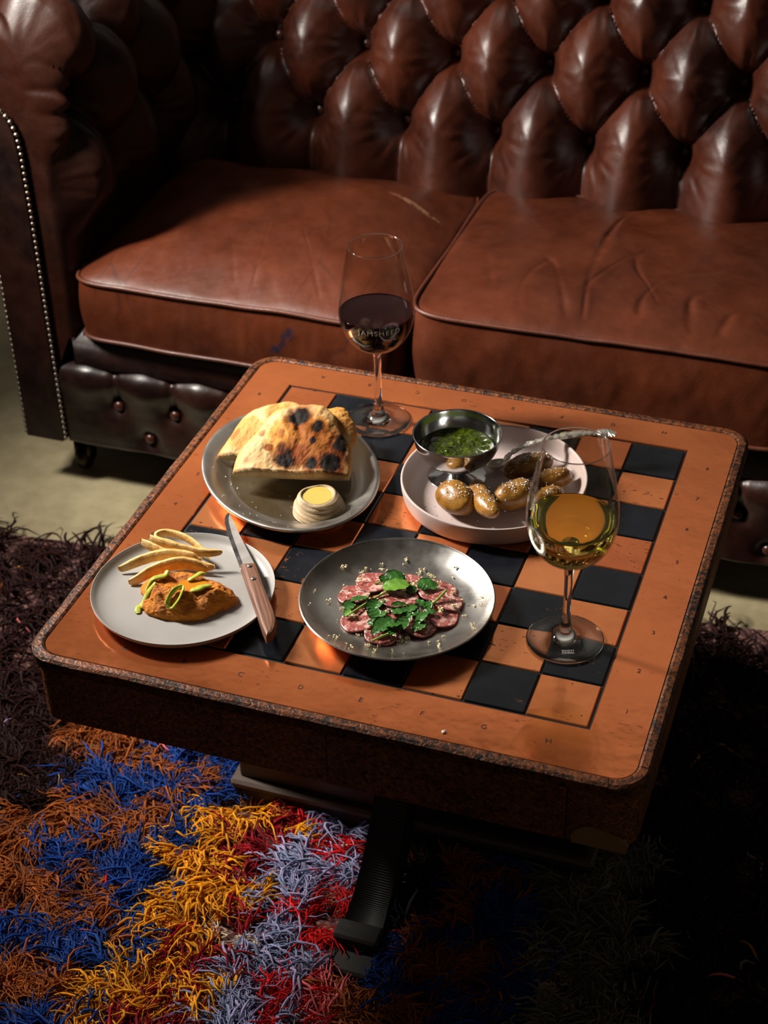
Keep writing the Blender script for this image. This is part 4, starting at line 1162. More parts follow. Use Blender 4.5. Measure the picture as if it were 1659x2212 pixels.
a = np.linspace(0, 2 * np.pi, 40, endpoint=False)
oz = None
mb = MB(); ring_pts = []
for q in a:
    u = 0.010 + 0.0185 * math.cos(q); v = 0.0075 + 0.0088 * math.sin(q)
    ring_pts.append((DC[0] + u * math.cos(DA) - v * math.sin(DA), DC[1] + u * math.sin(DA) + v * math.cos(DA)))
oz = np.median([dip_at(*p) for p in ring_pts]) + 0.0004
mk('oil_pool', [(x, y, T + GZ + oz) for x, y in ring_pts], [tuple(range(40))], NT('amber oil').set(base=(0.55, 0.20, 0.008), rough=0.05).m, dip)

# pickled pepper slices
t = NT('pickled green pepper'); co = t.coord('Object')
t.set(base=t.ramp(t.noise(co, 160.0, 3), [(0.3, (0.36, 0.39, 0.035)), (0.7, (0.56, 0.58, 0.10))]), rough=0.22, sss=0.15); t.sssr((0.4, 0.5, 0.1), 0.004)
M['pepper'] = t.m


def pepper(label, P, rad, closed=False, squash=0.42):
    P = np.array(P, float)
    for p in P: p[2] = T + GZ + max(dip_at(p[0], p[1]), 0.0) + p[2]
    if closed: P = np.concatenate([P, P[:1]])
    Q = smooth_path(P, 7)
    tp_ = np.linspace(0, 1, len(Q)); V_, F_ = tube(Q, 1.35 * rad * (1 + 0.10 * np.sin(np.arange(len(Q)) * 0.7)) * (1.0 if closed else (0.45 + 0.55 * np.sin(np.pi * tp_) ** 0.4)), 10, True, squash)
    c = Q.mean(0)
    o = mk('pepper_slice', V_, F_, M['pepper'], loc=tuple(c)); return tag(o, label, 'pepper', 'pickled pepper slices on the dip')


pepper('open ring of green pickled pepper standing on the front of the dip', [(-.2075, -.2330, .002), (-.2020, -.2345, .002), (-.1960, -.2290, .003), (-.1945, -.2190, .004), (-.1975, -.2140, .004), (-.2020, -.2200, .004), (-.2060, -.2270, .003)], 0.0020, True)
pepper('green pepper strip lying over the dip crest, close by the crackers', [(-.2440, -.2110, .002), (-.2365, -.2070, .003), (-.2270, -.1970, .003), (-.2255, -.1900, .004)], 0.0030)
pepper('long green pepper strip drooping off the side of the dip', [(-.2395, -.2405, .001), (-.2430, -.2335, .002), (-.2400, -.2285, .003), (-.2345, -.2230, .003), (-.2285, -.2140, .003)], 0.0030)
pepper('thin green pepper sliver sticking up at the back of the dip', [(-.2020, -.1910, .002), (-.1965, -.1850, .003), (-.1915, -.1780, .006), (-.1880, -.1745, .008)], 0.0023)
pepper('green pepper piece on the oil well of the dip', [(-.1900, -.2085, .002), (-.1845, -.2085, .003), (-.1790, -.2020, .003), (-.1730, -.1945, .003)], 0.0034)

# crackers
t = NT('baked cracker'); co = t.coord('Object'); nn = t.noise(co, 70.0, 5, 0.65)
t.set(base=t.ramp(nn, [(0.30, (0.52, 0.25, 0.055)), (0.50, (0.78, 0.48, 0.150)), (0.72, (0.86, 0.66, 0.32))]), rough=0.55, sss=0.04); t.sssr((0.5, 0.3, 0.1), 0.004)
t.bump(t.noise(co, 330.0, 5, 0.65), 0.5, 0.0014)
M['cracker'] = t.m


def cracker(label, P, hgt, thk, lean, seed):
    """thin curved strip standing on its edge; P is its top edge"""
    Q = smooth_path(np.array(P, float), 12); m = len(Q)
    Tn = np.gradient(Q[:, :2], axis=0); Tn /= np.linalg.norm(Tn, axis=1)[:, None] + 1e-9
    nr_ = np.stack([-Tn[:, 1], Tn[:, 0]], 1)
    s = np.linspace(0, 1, m); tap = (1 - (2 * np.abs(s - 0.5)) ** 4) ** 0.5 * 0.88 + 0.12; Q[:, 2] += 0.0005 * vnoise(np.stack([s, s * 0, s * 0 + seed], -1), 14, seed, 3)
    r = np.random.default_rng(seed); hw = thk / 2 * (1.0 + 0.22 * vnoise(np.stack([s, s * 0, s * 0], -1), 11, seed + 40, 3)) * tap
    sec = [(-1, 0.0), (-0.6, 0.16), (0.6, 0.16), (1, 0.0), (1, -1.0), (0.6, -1.1), (-0.6, -1.1), (-1, -1.0)]
    V_ = []
    for i in range(m):
        h = hgt * (0.2 + 0.8 * tap[i])
        for (a_, b_) in sec:
            dz = b_ * (h if b_ < -0.5 else thk)
            xy = Q[i, :2] + nr_[i] * (a_ * hw[i] + lean * (-dz))
            V_.append((xy[0], xy[1], max(Q[i, 2] + dz, GZ + 0.0006) + T))
    F_ = [tuple(f) for f in grid_faces(m, 8, closed_v=True)] + [tuple(range(8))[::-1], tuple(range((m - 1) * 8, m * 8))]
    o = mk('cracker', V_, F_, M['cracker'], loc=tuple(Q[m // 2] + np.array([0, 0, T])))
    return tag(o, label, 'cracker', 'thin curved crackers on the grey plate')


cracker('curved cracker leaning outermost towards the table edge', [(-0.2925, -0.1810, 0.0130), (-0.2700, -0.1630, 0.0220), (-0.2450, -0.1520, 0.0270), (-0.2200, -0.1470, 0.0260), (-0.2050, -0.1470, 0.0200)], 0.0085, 0.0038, -0.5, 1)
cracker('arched cracker closest to the orange dip', [(-0.2720, -0.1975, 0.0110), (-0.2500, -0.1790, 0.0240), (-0.2280, -0.1680, 0.0310), (-0.2080, -0.1625, 0.0300), (-0.1910, -0.1620, 0.0230)], 0.0105, 0.0038, -0.35, 2)
cracker('short cracker wedged between the two arched ones', [(-0.2520, -0.1700, 0.0170), (-0.2350, -0.1610, 0.0220), (-0.2150, -0.1570, 0.0230)], 0.010, 0.0036, -0.4, 3)
cracker('long cracker reaching from the pile to its right end, third from the top', [(-0.2790, -0.1470, 0.0310), (-0.2580, -0.1480, 0.0280), (-0.2350, -0.1500, 0.0235), (-0.2100, -0.1510, 0.0195), (-0.1890, -0.1490, 0.0160)], 0.0075, 0.0040, -0.5, 4)
cracker('cracker lying second from the top of the pile', [(-.2700, -.1430, .0360), (-.2500, -.1440, .0340), (-.2300, -.1430, .0310), (-.2070, -.1400, .0285), (-.1860, -.1330, .0260)], 0.0068, 0.0040, -0.4, 5)
cracker('looped pocket cracker on top of the pile', [(-0.2060, -0.1380, 0.0200), (-0.2280, -0.1370, 0.0240), (-0.2480, -0.1350, 0.0270), (-0.2650, -0.1340, 0.0280), (-0.2690, -0.1270, 0.0290), (-0.2600, -0.1200, 0.0295), (-0.2430, -0.1200, 0.0290), (-0.2250, -0.1250, 0.0270), (-0.2080, -0.1330, 0.0220), (-0.2000, -0.1380, 0.0170)], 0.007, 0.0032, -0.2, 6)

# knife lying across the plate
KT = np.array([-0.2135, -0.0520]); kd = np.array([0.538, -0.843]); kn = np.array([0.843, 0.538]); KZ = T + 0.0170
kn_o = empty('steak_knife', 'steak knife with riveted wooden handle across the grey plate rim', 'knife', (*(KT + kd * 0.12), KZ))


def kpt(s, t_, z): return (*(KT + kd * s + kn * t_), KZ + z)


bl = [(0.0, 0.0), (0.004, -0.0042), (0.011, -0.0068), (0.022, -0.0082), (0.045, -0.0084), (0.075, -0.0072), (0.1060, -0.0056), (0.1090, -0.0056), (0.1180, -0.0020), (0.1180, 0.0100), (0.1096, 0.0115), (0.080, 0.0080), (0.050, 0.0046), (0.020, 0.0014)]
inner_ = [(s + (0.004 if i == 0 else 0.0), t_ + (0.0046 if t_ < -0.003 else 0.0)) for i, (s, t_) in enumerate(bl)]
nB = len(bl)
V = [kpt(s, t_, 0.0006) for s, t_ in bl] + [kpt(s, t_, 0.0016) for s, t_ in inner_] + [kpt(s, t_, 0.0) for s, t_ in bl]
F = [tuple(range(nB, 2 * nB)), tuple(range(2 * nB, 3 * nB))[::-1]]
for i in range(nB):
    j = (i + 1) % nB; F += [(i, j, nB + j, nB + i), (2 * nB + i, 2 * nB + j, j, i)]
bld = mk('blade', V, F, M['blade_steel'], kn_o, smooth=False)
M['bevel_steel'] = steel('ground bevel steel', 0.22, (0.34, 0.32, 0.31)); bld.data.materials.append(M['bevel_steel'])
for p_ in bld.data.polygons:
    if len(p_.vertices) == 4 and max(p_.vertices) >= nB and max(p_.vertices) < 2 * nB and min(v % nB for v in p_.vertices) < 7: p_.material_index = 1
ho = [(0.1085, -0.0050), (0.135, -0.0040), (0.165, -0.0028), (0.200, -0.0016), (0.222, -0.0010), (0.2385, 0.0004), (0.234, 0.0072), (0.226, 0.0122), (0.214, 0.0160), (0.200, 0.0168), (0.180, 0.0154), (0.150, 0.0132), (0.125, 0.0121), (0.1100, 0.0116)]
hc = np.array([0.165, 0.0050]); nH = len(ho)
V = []
for k, z_ in ((1.0, -0.0045), (1.0, 0.0036), (0.86, 0.0066), (0.55, 0.0074)):
    for s, t_ in ho:
        tm = 0.0055; V.append(kpt(hc[0] + (s - hc[0]) * (1 - (1 - k) * 0.12), tm + (t_ - tm) * k, z_))
F = [tuple(f) for f in grid_faces(4, nH, closed_v=True)] + [tuple(range(nH))[::-1], tuple(range(3 * nH, 4 * nH))]
hd = mk('handle', V, F, M['handle_wood'], kn_o, smooth=False)
for s in (0.1165, 0.1400):
    V, F = lathe([(0.0001, 0.0012), (0.0022, 0.0010), (0.0031, 0.0003), (0.0031, -0.002)], kpt(s, 0.0045, 0.0074), 16); mk('rivet', V, F, M['rivet'], hd)

# ------------------------------------------------------------------ pink plate: steel bowl of sauce, potatoes, spoon
KC = np.array([0.0610, 0.0985])
pk = empty('pink_plate', 'pale pink stoneware plate with upright rim holding potatoes and a steel bowl', 'plate', (*KC, T))
prof = smooth_path([(0.0005, 0.0055), (0.050, 0.0055), (0.085, 0.0057), (0.0965, 0.0070), (0.1020, 0.0115), (0.1052, 0.0210), (0.1070, 0.0275), (0.1088, 0.0288), (0.1102, 0.0272), (0.1092, 0.0180), (0.1062, 0.0060), (0.1010, 0.0010), (0.090, 0.0003), (0.0005, 0.0003)], 6)


def pk_fn(X, Y, Z, th):
    k = 1 + 0.014 * np.sin(2 * th[None] - 0.9) + 0.010 * np.sin(3 * th[None] + 1.9) + 0.010 * np.exp(-((th[None] - 1.05) / 0.22) ** 2)
    return X * k, Y * k, Z * (1 + 0.04 * np.sin(2 * th[None]) * (Z > 0.02))


V, F = lathe(prof, (*KC, T), 128, fn=pk_fn); mk('dish', V, F, M['pink_ceramic'], pk)
PZ = 0.0056
BC = np.array([0.0105, 0.1170])
bw = empty('steel_bowl', 'footed polished steel bowl of green sauce on the pink plate', 'bowl', (*BC, T + PZ))
q = smooth_path([(0.0085, 0.0155), (0.020, 0.0175), (0.033, 0.0235), (0.0435, 0.034), (0.0500, 0.047), (0.0528, 0.0600)], 8)
prof = np.concatenate([smooth_path([(0.0002, 0.0022), (0.012, 0.0020), (0.030, 0.0005), (0.0350, 0.0003), (0.0352, 0.0012), (0.030, 0.0022), (0.016, 0.0050), (0.0085, 0.0085), (0.0070, 0.0120)], 6), q, [[0.0533, 0.0606], [0.0524, 0.0608]], (q - np.array([0.0010, -0.0009]))[::-1][:-6], [[0.0002, 0.0165]]])
V, F = lathe(prof, (*BC, T + PZ), 110); mk('cup', V, F, M['bowl_steel'], bw)
nr_, nt_ = 70, 120
RRr, TTh = np.meshgrid(np.linspace(0.01, 1, nr_), np.linspace(0, 2 * np.pi, nt_, endpoint=False), indexing='ij')
rs = 0.0440
X = RRr * np.cos(TTh) * rs; Y = RRr * np.sin(TTh) * rs
P_ = np.stack([X, Y, 0 * X], -1)
Zs = 0.0400 + (0.0026 * vnoise(P_, 70, 3, 3) + 0.0016 * vnoise(P_, 190, 9, 3)) * (1 - RRr ** 8)
t = NT('green herb sauce'); co = t.coord('Object'); nn = t.noise(co, 150.0, 5, 0.65, 0.8)
t.set(base=t.ramp(nn, [(0.32, (0.004, 0.009, 0.0005)), (0.52, (0.026, 0.040, 0.0015)), (0.74, (0.100, 0.120, 0.005))]), rough=0.16, coat=0.4, coatr=0.05)
t.bump(t.noise(co, 300.0, 4, 0.6), 0.5, 0.0012)
sc_ = mk('herb_sauce', np.stack([BC[0] + X, BC[1] + Y, T + PZ + Zs], -1), grid_faces(nr_, nt_, closed_v=True), t.m, loc=(*BC, T + PZ + 0.04))
tag(sc_, 'glossy green chopped herb sauce filling the footed steel bowl', 'sauce')

t = NT('roast potato skin'); co = t.coord('Object'); nn = t.noise(co, 45.0, 5, 0.65); n2 = t.noise(co, 300.0, 3)
base = t.ramp(nn, [(0.28, (0.10, 0.034, 0.005)), (0.50, (0.27, 0.118, 0.015)), (0.76, (0.42, 0.220, 0.036))])
base = t.mix(t.ramp(t.noise(co, 85.0, 3), [(0.62, 0.0), (0.70, 0.75)]), base, (0.10, 0.033, 0.006))
t.set(base=base, rough=0.34, coat=0.12, coatr=0.2, sss=0.04); t.sssr((0.5, 0.25, 0.05), 0.005)
wr = t.coord('Object', (90, 200, 200)); t.bump(t.math('ADD', t.noise(wr, 1.0, 4, 0.6, 0.8), t.math('MULTIPLY', n2, 0.4)), 0.32, 0.0014)
M['potato'] = t.m
salt_p = []


def potato(label, c, ax, L, w, bend, seed, taper=0.0, zt=0.0, ns=26):
    ax = np.array([ax[0], ax[1], zt]); ax = ax / np.linalg.norm(ax)
    e2 = np.cross([0, 0, 1.0], ax); e2 /= np.linalg.norm(e2); e3 = np.cross(ax, e2)
    nu, nv = 40, 36
    u = np.linspace(-1, 1, nu); th = np.linspace(0, 2 * np.pi, nv, endpoint=False)
    Uu, Tt = np.meshgrid(u, th, indexing='ij')
    s = np.sin(Uu * np.pi / 2)
    r = (1 - np.abs(s) ** 2.5) ** 0.5 * (1 + taper * s)
    D = np.stack([s, r * np.cos(Tt), r * np.sin(Tt)], -1)
    k = 1 + 0.12 * vnoise(D, 1.3, seed, 2) + 0.030 * vnoise(D, 5, seed + 1, 3)
    Cc = np.array([c[0], c[1], T + c[2]])
    P_ = Cc + ax * (s * L / 2)[..., None] + (e2 * (np.cos(Tt) * r * w / 2 * k + bend * (s ** 2) * L)[..., None]) + e3 * (np.sin(Tt) * r * w / 2 * 0.94 * k)[..., None]
    o = mk('potato', P_, grid_faces(nu, nv, closed_v=True), M['potato'], loc=tuple(Cc)); tag(o, label, 'potato', 'small roast potatoes on the pink plate')
    # salt clings to the upper side
    for _ in range(int(ns * 2.6)):
        i = min(nu - 3, max(2, int(random.gauss(nu * 0.5, nu * 0.17)))); j = int(nv * (0.27 + random.gauss(0, 0.075))) % nv
        salt_p.append(tuple(P_[i, j] + np.array([random.gauss(0, .0008), random.gauss(0, .0008), 0.0003])))


potato('plump potato nearest the foot of the steel bowl', (.0300, .0455, .0235), (.0425, -.036), .056, .037, 0.02, 1, -0.05)
potato('long knobbly potato propped in the middle with salt on top', (.0590, .0510, .0260), (.042, -.068), .090, .0265, 0.06, 5, 0.05, 0.012, 50)
potato('long dark potato lying at the back beneath the spoon handle', (.0920, .1370, .0235), (.037, .036), .066, .0300, -0.03, 9, -0.02, 0.0, 60)
potato('rounded potato heaped with salt behind the long knobbly one', (.0940, .0730, .0235), (.032, .0285), .052, .0360, 0.0, 13, 0.0, 0.0, 60)
potato('small potato nearest the rim, seen partly through the white wine glass', (.1300, .0830, .0190), (.026, .038), .050, .0270, 0.03, 17)
potato('potato in the far part of the plate seen through the wine glass', (.1260, .1260, .0185), (.03, .02), .048, .0265, 0.03, 21)
for _ in range(110):
    a, r = random.uniform(0, 6.28), 0.092 * math.sqrt(random.random())
    x, y = KC[0] + r * math.cos(a), KC[1] + r * math.sin(a)
    if math.hypot(x - BC[0], y - BC[1]) < 0.037: continue
    salt_p.append((x, y, T + PZ + 0.0004))
salt('salt_flakes', 'coarse salt flakes scattered over the potatoes and pink plate', salt_p, 0.0008)

# ornate spoon
sp = empty('ornate_spoon', 'ornate old silver spoon resting over the back rim of the pink plate', 'spoon', (0.10, 0.175, T + 0.03))
Pq = smooth_path([(.0600, .1480, .0170), (.0700, .1560, .0270), (.0900, .1690, .0355), (.1150, .1835, .0395), (.1400, .1960, .0410), (.1570, .2035, .0405), (.1720, .2095, .0390)], 10)
m = len(Pq); s = np.linspace(0, 1, m)
wd = 0.0026 + 0.0012 * np.abs(np.sin(s * 26)) + 0.0030 * np.exp(-((s - 0.62) / 0.12) ** 2) + 0.0058 * np.exp(-((s - 0.96) / 0.075) ** 2) + 0.0012 * np.exp(-((s - 0.05) / 0.05) ** 2)
V, F = tube(Pq + np.array([0, 0, T]), wd, 18, True, 0.45)
V = V + np.stack([0 * V[:, 0], 0 * V[:, 0], 0.0009 * vnoise(V - V.mean(0), 420, 2, 2)], 1)
mk('handle', V, F, M['silver'], sp)
mb = MB()                                     # scrollwork standing proud of the handle edges
for i in range(6, m - 2, 4):
    for sg in (-1, 1):
        tn = Pq[i + 1] - Pq[i - 1]; tn /= np.linalg.norm(tn); nn_ = np.array([-tn[1], tn[0], 0]); k_ = 0.8 + 0.5 * random.random()
        c_ = Pq[i] + nn_ * sg * wd[i] * 0.80 + np.array([0, 0, T + wd[i] * 0.12])
        mb.add(*tube([c_ - tn * 0.0034 * k_, c_ - tn * 0.0012 + nn_ * sg * 0.0007, c_ + tn * 0.0016 + nn_ * sg * 0.0006, c_ + tn * 0.0036 * k_ - nn_ * sg * 0.0006], [0.0004, 0.0012 * k_, 0.0011 * k_, 0.0003], 8))
tipc = Pq[-1]
for k in range(7):
    a = math.radians(24 - 66 + k * 22); d_ = np.array([math.cos(a), math.sin(a), 0])
    mb.add(*tube([tipc - d_ * 0.001 + [0, 0, T + 0.0010], tipc + d_ * 0.0045 + [0, 0, T + 0.0020], tipc + d_ * (0.0085 + 0.0014 * (k % 2)) + [0, 0, T + 0.0004]], [0.0016, 0.0024, 0.0009], 8))
V, F = mb.out(); mk('ornament', V, F, M['silver'], sp)
sb_c = np.array([0.0530, 0.1425]); sd = np.array([0.80, 0.60])
V, F = lathe([(0.0005, -0.0050), (0.5, -0.0040), (0.85, -0.0005), (1.0, 0.0030), (1.0, 0.0040), (0.85, 0.0010), (0.5, -0.0028), (0.0005, -0.0038)], (*sb_c, T + 0.0120), 40, 0.0130, 0.0085, math.atan2(sd[1], sd[0]))
mk('spoon_bowl', V, F, M['silver'], sp)

# ------------------------------------------------------------------ steel plate with salami
SCn = np.array([0.0225, -0.1450])
pl = empty('steel_plate', 'round brushed steel plate of salami slices and cress', 'plate', (*SCn, T))
prof = smooth_path([(0.0005, 0.0020), (0.045, 0.0020), (0.065, 0.0030), (0.082, 0.0075), (0.094, 0.0135), (0.1020, 0.0195), (0.1043, 0.0218), (0.1052, 0.0212), (0.1048, 0.0196), (0.0950, 0.0122), (0.083, 0.0062), (0.066, 0.0016), (0.045, 0.0004), (0.0005, 0.0004)], 6)
V, F = lathe(prof, (*SCn, T), 128); mk('dish', V, F, M['plate_steel'], pl)


def plate_z(x, y):
    r = math.hypot(x - SCn[0], y - SCn[1])
    return float(np.interp(r, [0, .045, .065, .082, .094, .102], [.002, .002, .003, .0075, .0135, .0195]))


def salami_mat(name, a, b):
    t = NT(name); co = t.coord('Object'); v = t.noise(co, 330.0, 4, 0.65, 1.0); n_ = t.noise(co, 125.0, 3, 0.5, 0.4)
    fat = t.ramp(n_, [(0.54, 0.0), (0.59, 1.0)]); f2 = t.ramp(v, [(0.50, 0.0), (0.62, 0.8)])
    c = t.ramp(t.noise(co, 60.0, 4), [(0.3, a), (0.7, b)])
    c = t.mix(f2, c, (0.52, 0.25, 0.19)); c = t.mix(fat, c, (0.62, 0.40, 0.34))
    t.set(base=c, rough=0.30, sss=0.06); t.sssr((0.5, 0.15, 0.1), 0.004); t.bump(v, 0.4, 0.0008); return t.m


SM = [salami_mat('salami rose', (0.22, 0.034, 0.034), (0.40, 0.095, 0.080)), salami_mat('salami dark', (0.17, 0.024, 0.026), (0.32, 0.065, 0.058))]
sal = [(-.0150, -.1135, .0205, 'behind the cress at the far left of the ring', 0), (-.0290, -.1400, .0175, 'on the side facing the grey plate', 0), (-.0090, -.1775, .0205, 'beneath the long pale cress stem', 0),
       (.0210, -.1905, .0190, 'at the near edge under the largest cress cluster', 1), (.0540, -.1660, .0195, 'under the drooping cress leaf at the near right', 1), (.0735, -.1460, .0180, 'nearest the white wine glass, tilted outwards', 0),
       (.0550, -.1080, .0215, 'at the back right carrying a dark cress leaf', 0), (.0200, -.1030, .0195, 'at the middle of the back edge', 0), (.0210, -.1350, .0220, 'on top in the centre under the big pale leaf', 1), (.0720, -.1220, .0170, 'between the back one and the wine glass side', 0),
       (.0290, -.1600, .0200, 'flat in the centre beneath the round dark cress leaves', 0), (.0030, -.1520, .0180, 'in the middle left under the small dark cress pair', 0)]
order_z = [0.0010, 0.0008, 0.0012, 0.0010, 0.0022, 0.0012, 0.0020, 0.0010, 0.0048, 0.0036, 0.0034, 0.0030]


def salami_z(x, y):
    return 0.0068


for i, (x, y, r, lb, k) in enumerate(sal):
    nr_, nt_ = 12, 40
    RRr, TTh = np.meshgrid(np.linspace(0.02, 1, nr_), np.linspace(0, 2 * np.pi, nt_, endpoint=False), indexing='ij')
    edge = 1 + 0.04 * np.sin(3 * TTh + i) + 0.03 * np.sin(5 * TTh + 2 * i)
    X = RRr * np.cos(TTh) * r * edge; Y = RRr * np.sin(TTh) * r * edge
    P_ = np.stack([X, Y, 0 * X], -1)
    zt = 0.0013 * vnoise(P_, 60, 40 + i, 2) * RRr
    d = np.array([x - 0.0215, y + 0.148]); d = d / (np.linalg.norm(d) + 1e-6)
    tilt = -(X * d[0] + Y * d[1]) * 0.16
    zz = T + 0.0030 + order_z[i] + 0.0022 + zt + tilt
    pz = np.array([[plate_z(x + a_, y + b_) for a_, b_ in zip(ra, rb)] for ra, rb in zip(X, Y)])
    zz = np.maximum(zz, T + pz + 0.0006)
    top = np.stack([x + X, y + Y, zz + 0.0013], -1).reshape(-1, 3); bot = np.stack([x + X, y + Y, zz], -1).reshape(-1, 3)
    g1 = grid_faces(nr_, nt_, closed_v=True); off = nr_ * nt_; j = np.arange(nt_); a_ = (nr_ - 1) * nt_ + j; b_ = (nr_ - 1) * nt_ + (j + 1) % nt_
    F_ = np.concatenate([g1, g1[:, ::-1] + off, np.stack([a_, a_ + off, b_ + off, b_], 1)])
    o = mk('salami_slice', np.concatenate([top, bot]), F_, SM[k], loc=(x, y, T + 0.006)); tag(o, 'marbled salami slice ' + lb, 'salami', 'salami slices on the steel plate')

# watercress
t = NT('cress leaf dark'); co = t.coord('Object'); t.set(base=t.ramp(t.noise(co, 120.0, 3), [(0.3, (0.018, 0.075, 0.010)), (0.7, (0.050, 0.17, 0.024))]), rough=0.32, sss=0.0); t.bump(t.noise(co, 300.0, 3), 0.3, 0.0008); M['leaf_dark'] = t.m
t = NT('cress leaf pale'); co = t.coord('Object'); t.set(base=t.ramp(t.noise(co, 120.0, 3), [(0.3, (0.085, 0.21, 0.018)), (0.7, (0.15, 0.32, 0.035))]), rough=0.35); t.bump(t.noise(co, 300.0, 3), 0.3, 0.0008); M['leaf_pale'] = t.m
M['stem'] = simple('cress stem', (0.26, 0.40, 0.07), 0.35)


def leaf(parent, c, az, L, w, mat, tilt=0.2, roll=0.0, cup=0.15):
    nu, nv = 13, 9; L, w = L * 1.18, w * 1.25
    u = np.linspace(0, 1, nu); v = np.linspace(-1, 1, nv)
    U, Vv = np.meshgrid(u, v, indexing='ij')
    prof_ = np.sin(np.pi * np.clip(U, 0, 1) ** 0.8) ** 0.55 * (1 + 0.02 * np.sin(U * 18))
    a = (U - 0.5) * L; b = Vv * prof_ * w / 2
    z = -cup * L * (U - 0.45) ** 2 * 1.6 + cup * w * 0.5 * (np.abs(Vv) ** 1.6) * prof_ + 0.0006 * np.sin(U * 20 + Vv * 4)
    # tilt and roll
    z2 = z + a * math.tan(tilt) * 0.6 + b * math.tan(roll) * 0.6
    X = c[0] + a * math.cos(az) - b * math.sin(az); Y = c[1] + a * math.sin(az) + b * math.cos(az)
    top = np.stack([X, Y, T + c[2] + z2 + 0.0002], -1).reshape(-1, 3); bot = top - np.array([0, 0, 0.0004])
    g1 = grid_faces(nu, nv); off = nu * nv
    e = [(i * nv, (i + 1) * nv) for i in range(nu - 1)] + [((i + 1) * nv + nv - 1, i * nv + nv - 1) for i in range(nu - 1)]
    F_ = np.concatenate([g1, g1[:, ::-1] + off, np.array([(p, q_, q_ + off, p + off) for p, q_ in e])])
    return mk('leaf', np.concatenate([top, bot]), F_, mat, parent)


def sprig(label, stem, rad, leaves):
    c = np.mean([(l[0], l[1]) for l in leaves], 0)
    s_o = empty('cress_sprig', label, 'cress', (c[0], c[1], T + 0.009), 'watercress on the salami')
    if stem:
        V_, F_ = tube(smooth_path(np.array(stem) + np.array([0, 0, T]), 6), rad, 8); mk('stem', V_, F_, M['stem'], s_o)
    for (x, y, az, L, w_, pale, tl, rl, dz) in leaves:
        leaf(s_o, (x, y, 0.0120 + dz), math.radians(az), L, w_, M['leaf_pale' if pale else 'leaf_dark'], tl, rl)
    return s_o


sprig('cress sprig with the largest pale leaf and a long pale stem', [(-.0225, -.1830, .0105), (-.0120, -.1640, .0125), (.0000, -.1440, .0140), (.0080, -.1330, .0150)], 0.00125,
      [(.0140, -.1235, 20, .026, .0175, True, 0.15, 0.0, .006), (-.0250, -.1640, 60, .013, .011, False, 0.2, 0.2, .0), (-.0180, -.1530, 30, .018, .010, False, 0.1, -0.5, .002), (-.0235, -.1760, 250, .010, .006, True, -0.3, 0.0, -.001)])
sprig('dark curled cress leaves at the back of the salami', [(-.0120, -.1180, .0095), (-.0040, -.1130, .0115), (.0030, -.1090, .0120)], 0.0010,
      [(.0060, -.1060, 15, .020, .012, False, 0.1, 0.5, .003), (-.0030, -.1110, 100, .012, .010, False, 0.1, 0.3, .002), (.0130, -.1040, -20, .012, .009, False, -0.2, 0.2, .002)])
sprig('dark cress leaf topped with cheese at the back right', [(.0300, -.1220, .0100), (.0360, -.1160, .0120)], 0.0009,
      [(.0450, -.1070, 10, .021, .013, False, -0.15, 0.2, .002), (.0310, -.1200, 40, .011, .009, False, 0.1, 0.4, .001), (.0410, -.1140, 150, .010, .008, False, 0.2, 0.2, .003)])
sprig('small dark cress pair below the long pale stem', [(.0040, -.1470, .0120), (.0015, -.1520, .0115)], 0.0009,
      [(-.0015, -.1560, 70, .016, .009, False, 0.2, 0.5, .001), (.0045, -.1530, 80, .015, .010, False, 0.1, -0.5, .001)])
sprig('largest cress cluster along the near edge with a bright stem', [(.0160, -.2100, .0080), (.0225, -.2040, .0100), (.0300, -.1960, .0110)], 0.0012,
      [(.0050, -.1700, 110, .016, .012, False, 0.2, 0.1, .001), (.0120, -.1760, 260, .021, .010, False, -0.2, 0.5, .001), (.0215, -.1850, 60, .021, .016, False, 0.15, 0.2, .002), (.0305, -.1840, 20, .015, .013, False, 0.1, -0.3, .003), (.0395, -.1775, 80, .017, .012, False, 0.2, 0.3, .002), (.0165, -.1950, 250, .013, .009, False, -0.3, 0.0, .0), (.0330, -.1930, 300, .009, .008, False, -0.3, 0.0, .0), (.0110, -.1840, 200, .015, .009, False, -0.2, -0.3, .001)])
sprig('round dark cress leaves in the middle of the salami', [(.0350, -.1530, .0110), (.0420, -.1540, .0115)], 0.0009,
      [(.0290, -.1555, 30, .018, .014, False, 0.1, 0.3, .002), (.0405, -.1510, 60, .012, .010, False, 0.1, 0.0, .002), (.0395, -.1590, 300, .014, .010, False, -0.2, 0.3, .000), (.0480, -.1570, 350, .013, .008, False, -0.1, 0.2, .001)])
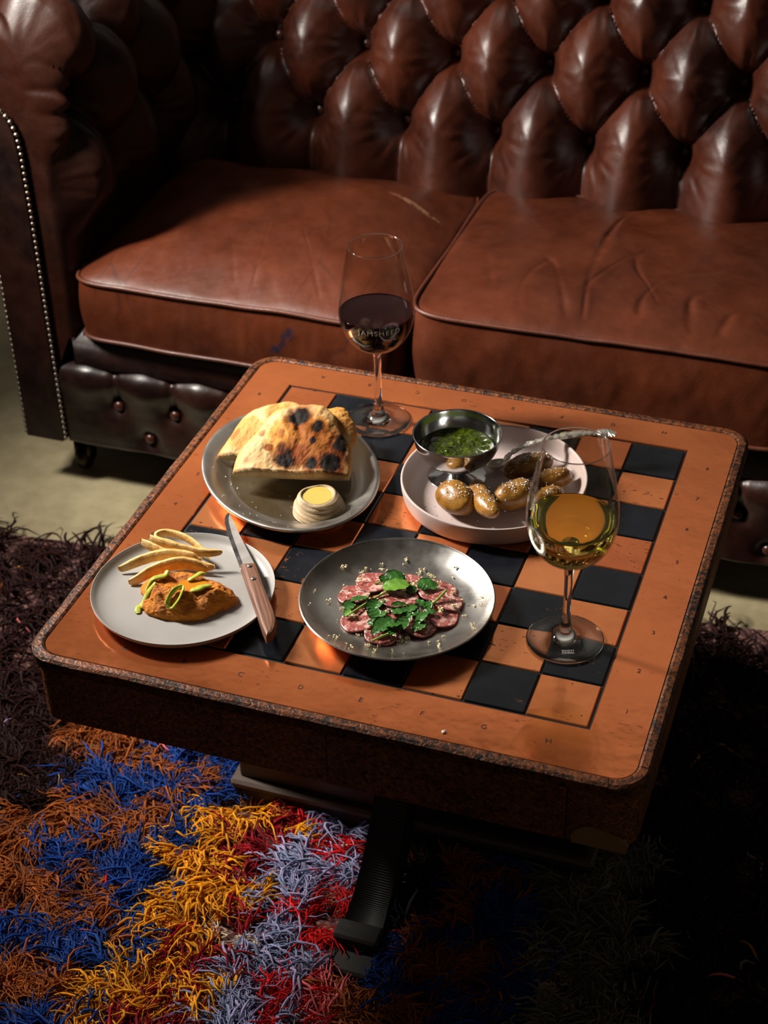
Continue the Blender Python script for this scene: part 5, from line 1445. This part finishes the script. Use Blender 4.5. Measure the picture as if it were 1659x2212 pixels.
sprig('cress sprig with an upright bright stem and drooping leaf at the right', [(.0685, -.1150, .0175), (.0660, -.1220, .0160), (.0610, -.1340, .0135), (.0530, -.1450, .0120)], [0.0013] * 19,
      [(.0480, -.1400, 150, .016, .008, False, 0.1, 0.3, .002), (.0560, -.1400, 110, .011, .007, False, 0.2, 0.0, .002), (.0550, -.1630, 260, .016, .010, False, -0.2, 0.4, .001), (.0565, -.1740, 240, .014, .010, False, -0.3, -0.2, -.001), (.0600, -.1500, 10, .012, .007, False, 0.1, 0.2, .001)])

# grated cheese
t = NT('grated cheese'); t.set(base=(0.78, 0.68, 0.42), rough=0.55, sss=0.1); t.sssr((0.5, 0.4, 0.2), 0.003)
mb = MB()
cl = [(.025 + .0 * i, 0) for i in range(0)]
for _ in range(105):
    a = random.uniform(0, 6.28); r = random.choice((1, 1, 0.75)) * 0.094 * math.sqrt(random.uniform(0.02, 1))
    cl.append((SCn[0] + r * math.cos(a), SCn[1] + r * math.sin(a)))
for _ in range(75): cl.append((random.gauss(.030, .030), random.gauss(-.138, .026)))
for (x, y) in cl:
    r = math.hypot(x - SCn[0], y - SCn[1])
    if r > 0.097: continue
    over = any(math.hypot(x - a_, y - b_) < c_ for a_, b_, c_, *_ in sal)
    z0 = T + (0.0105 if over else plate_z(x, y) + 0.0006)
    kb = random.choice((1, 2, 3, 5, 7))
    for _ in range(kb):
        c = (x + random.gauss(0, .0006 * kb ** .5), y + random.gauss(0, .0006 * kb ** .5), z0 + random.uniform(0, .0012))
        s = random.uniform(.0005, .0014); V_, F_ = box(-s * random.uniform(.6, 1.8), s, -s * .6, s * .6, -s * .5, s * .5, s * .2)
        R_ = Matrix.Rotation(random.uniform(0, 3.1), 3, Vector((random.gauss(0, 1), random.gauss(0, 1), random.gauss(0, 1))).normalized())
        mb.add([tuple(Vector(c) + R_ @ Vector(v)) for v in V_], F_)
V, F = mb.out(); ch = mk('grated_cheese', V, F, t.m, smooth=False); tag(ch, 'pale grated cheese sprinkled over the salami and steel plate', 'cheese', None, 'stuff')

# a crumb on the copper border
V, F = lathe([(0.0001, 0.0), (0.0020, 0.0003), (0.0026, 0.0010), (0.0018, 0.0020), (0.0001, 0.0023)], (0.1267, -0.3110, T), 7)
V = V + rng.normal(0, 0.0003, V.shape); V[:, 2] = np.maximum(V[:, 2], T + 0.0002)
tag(mk('bread_crumb', V, F, M['salt'], smooth=False, loc=(0.1267, -0.3110, T)), 'tiny pale crumb alone on the copper border by the drawer', 'crumb')
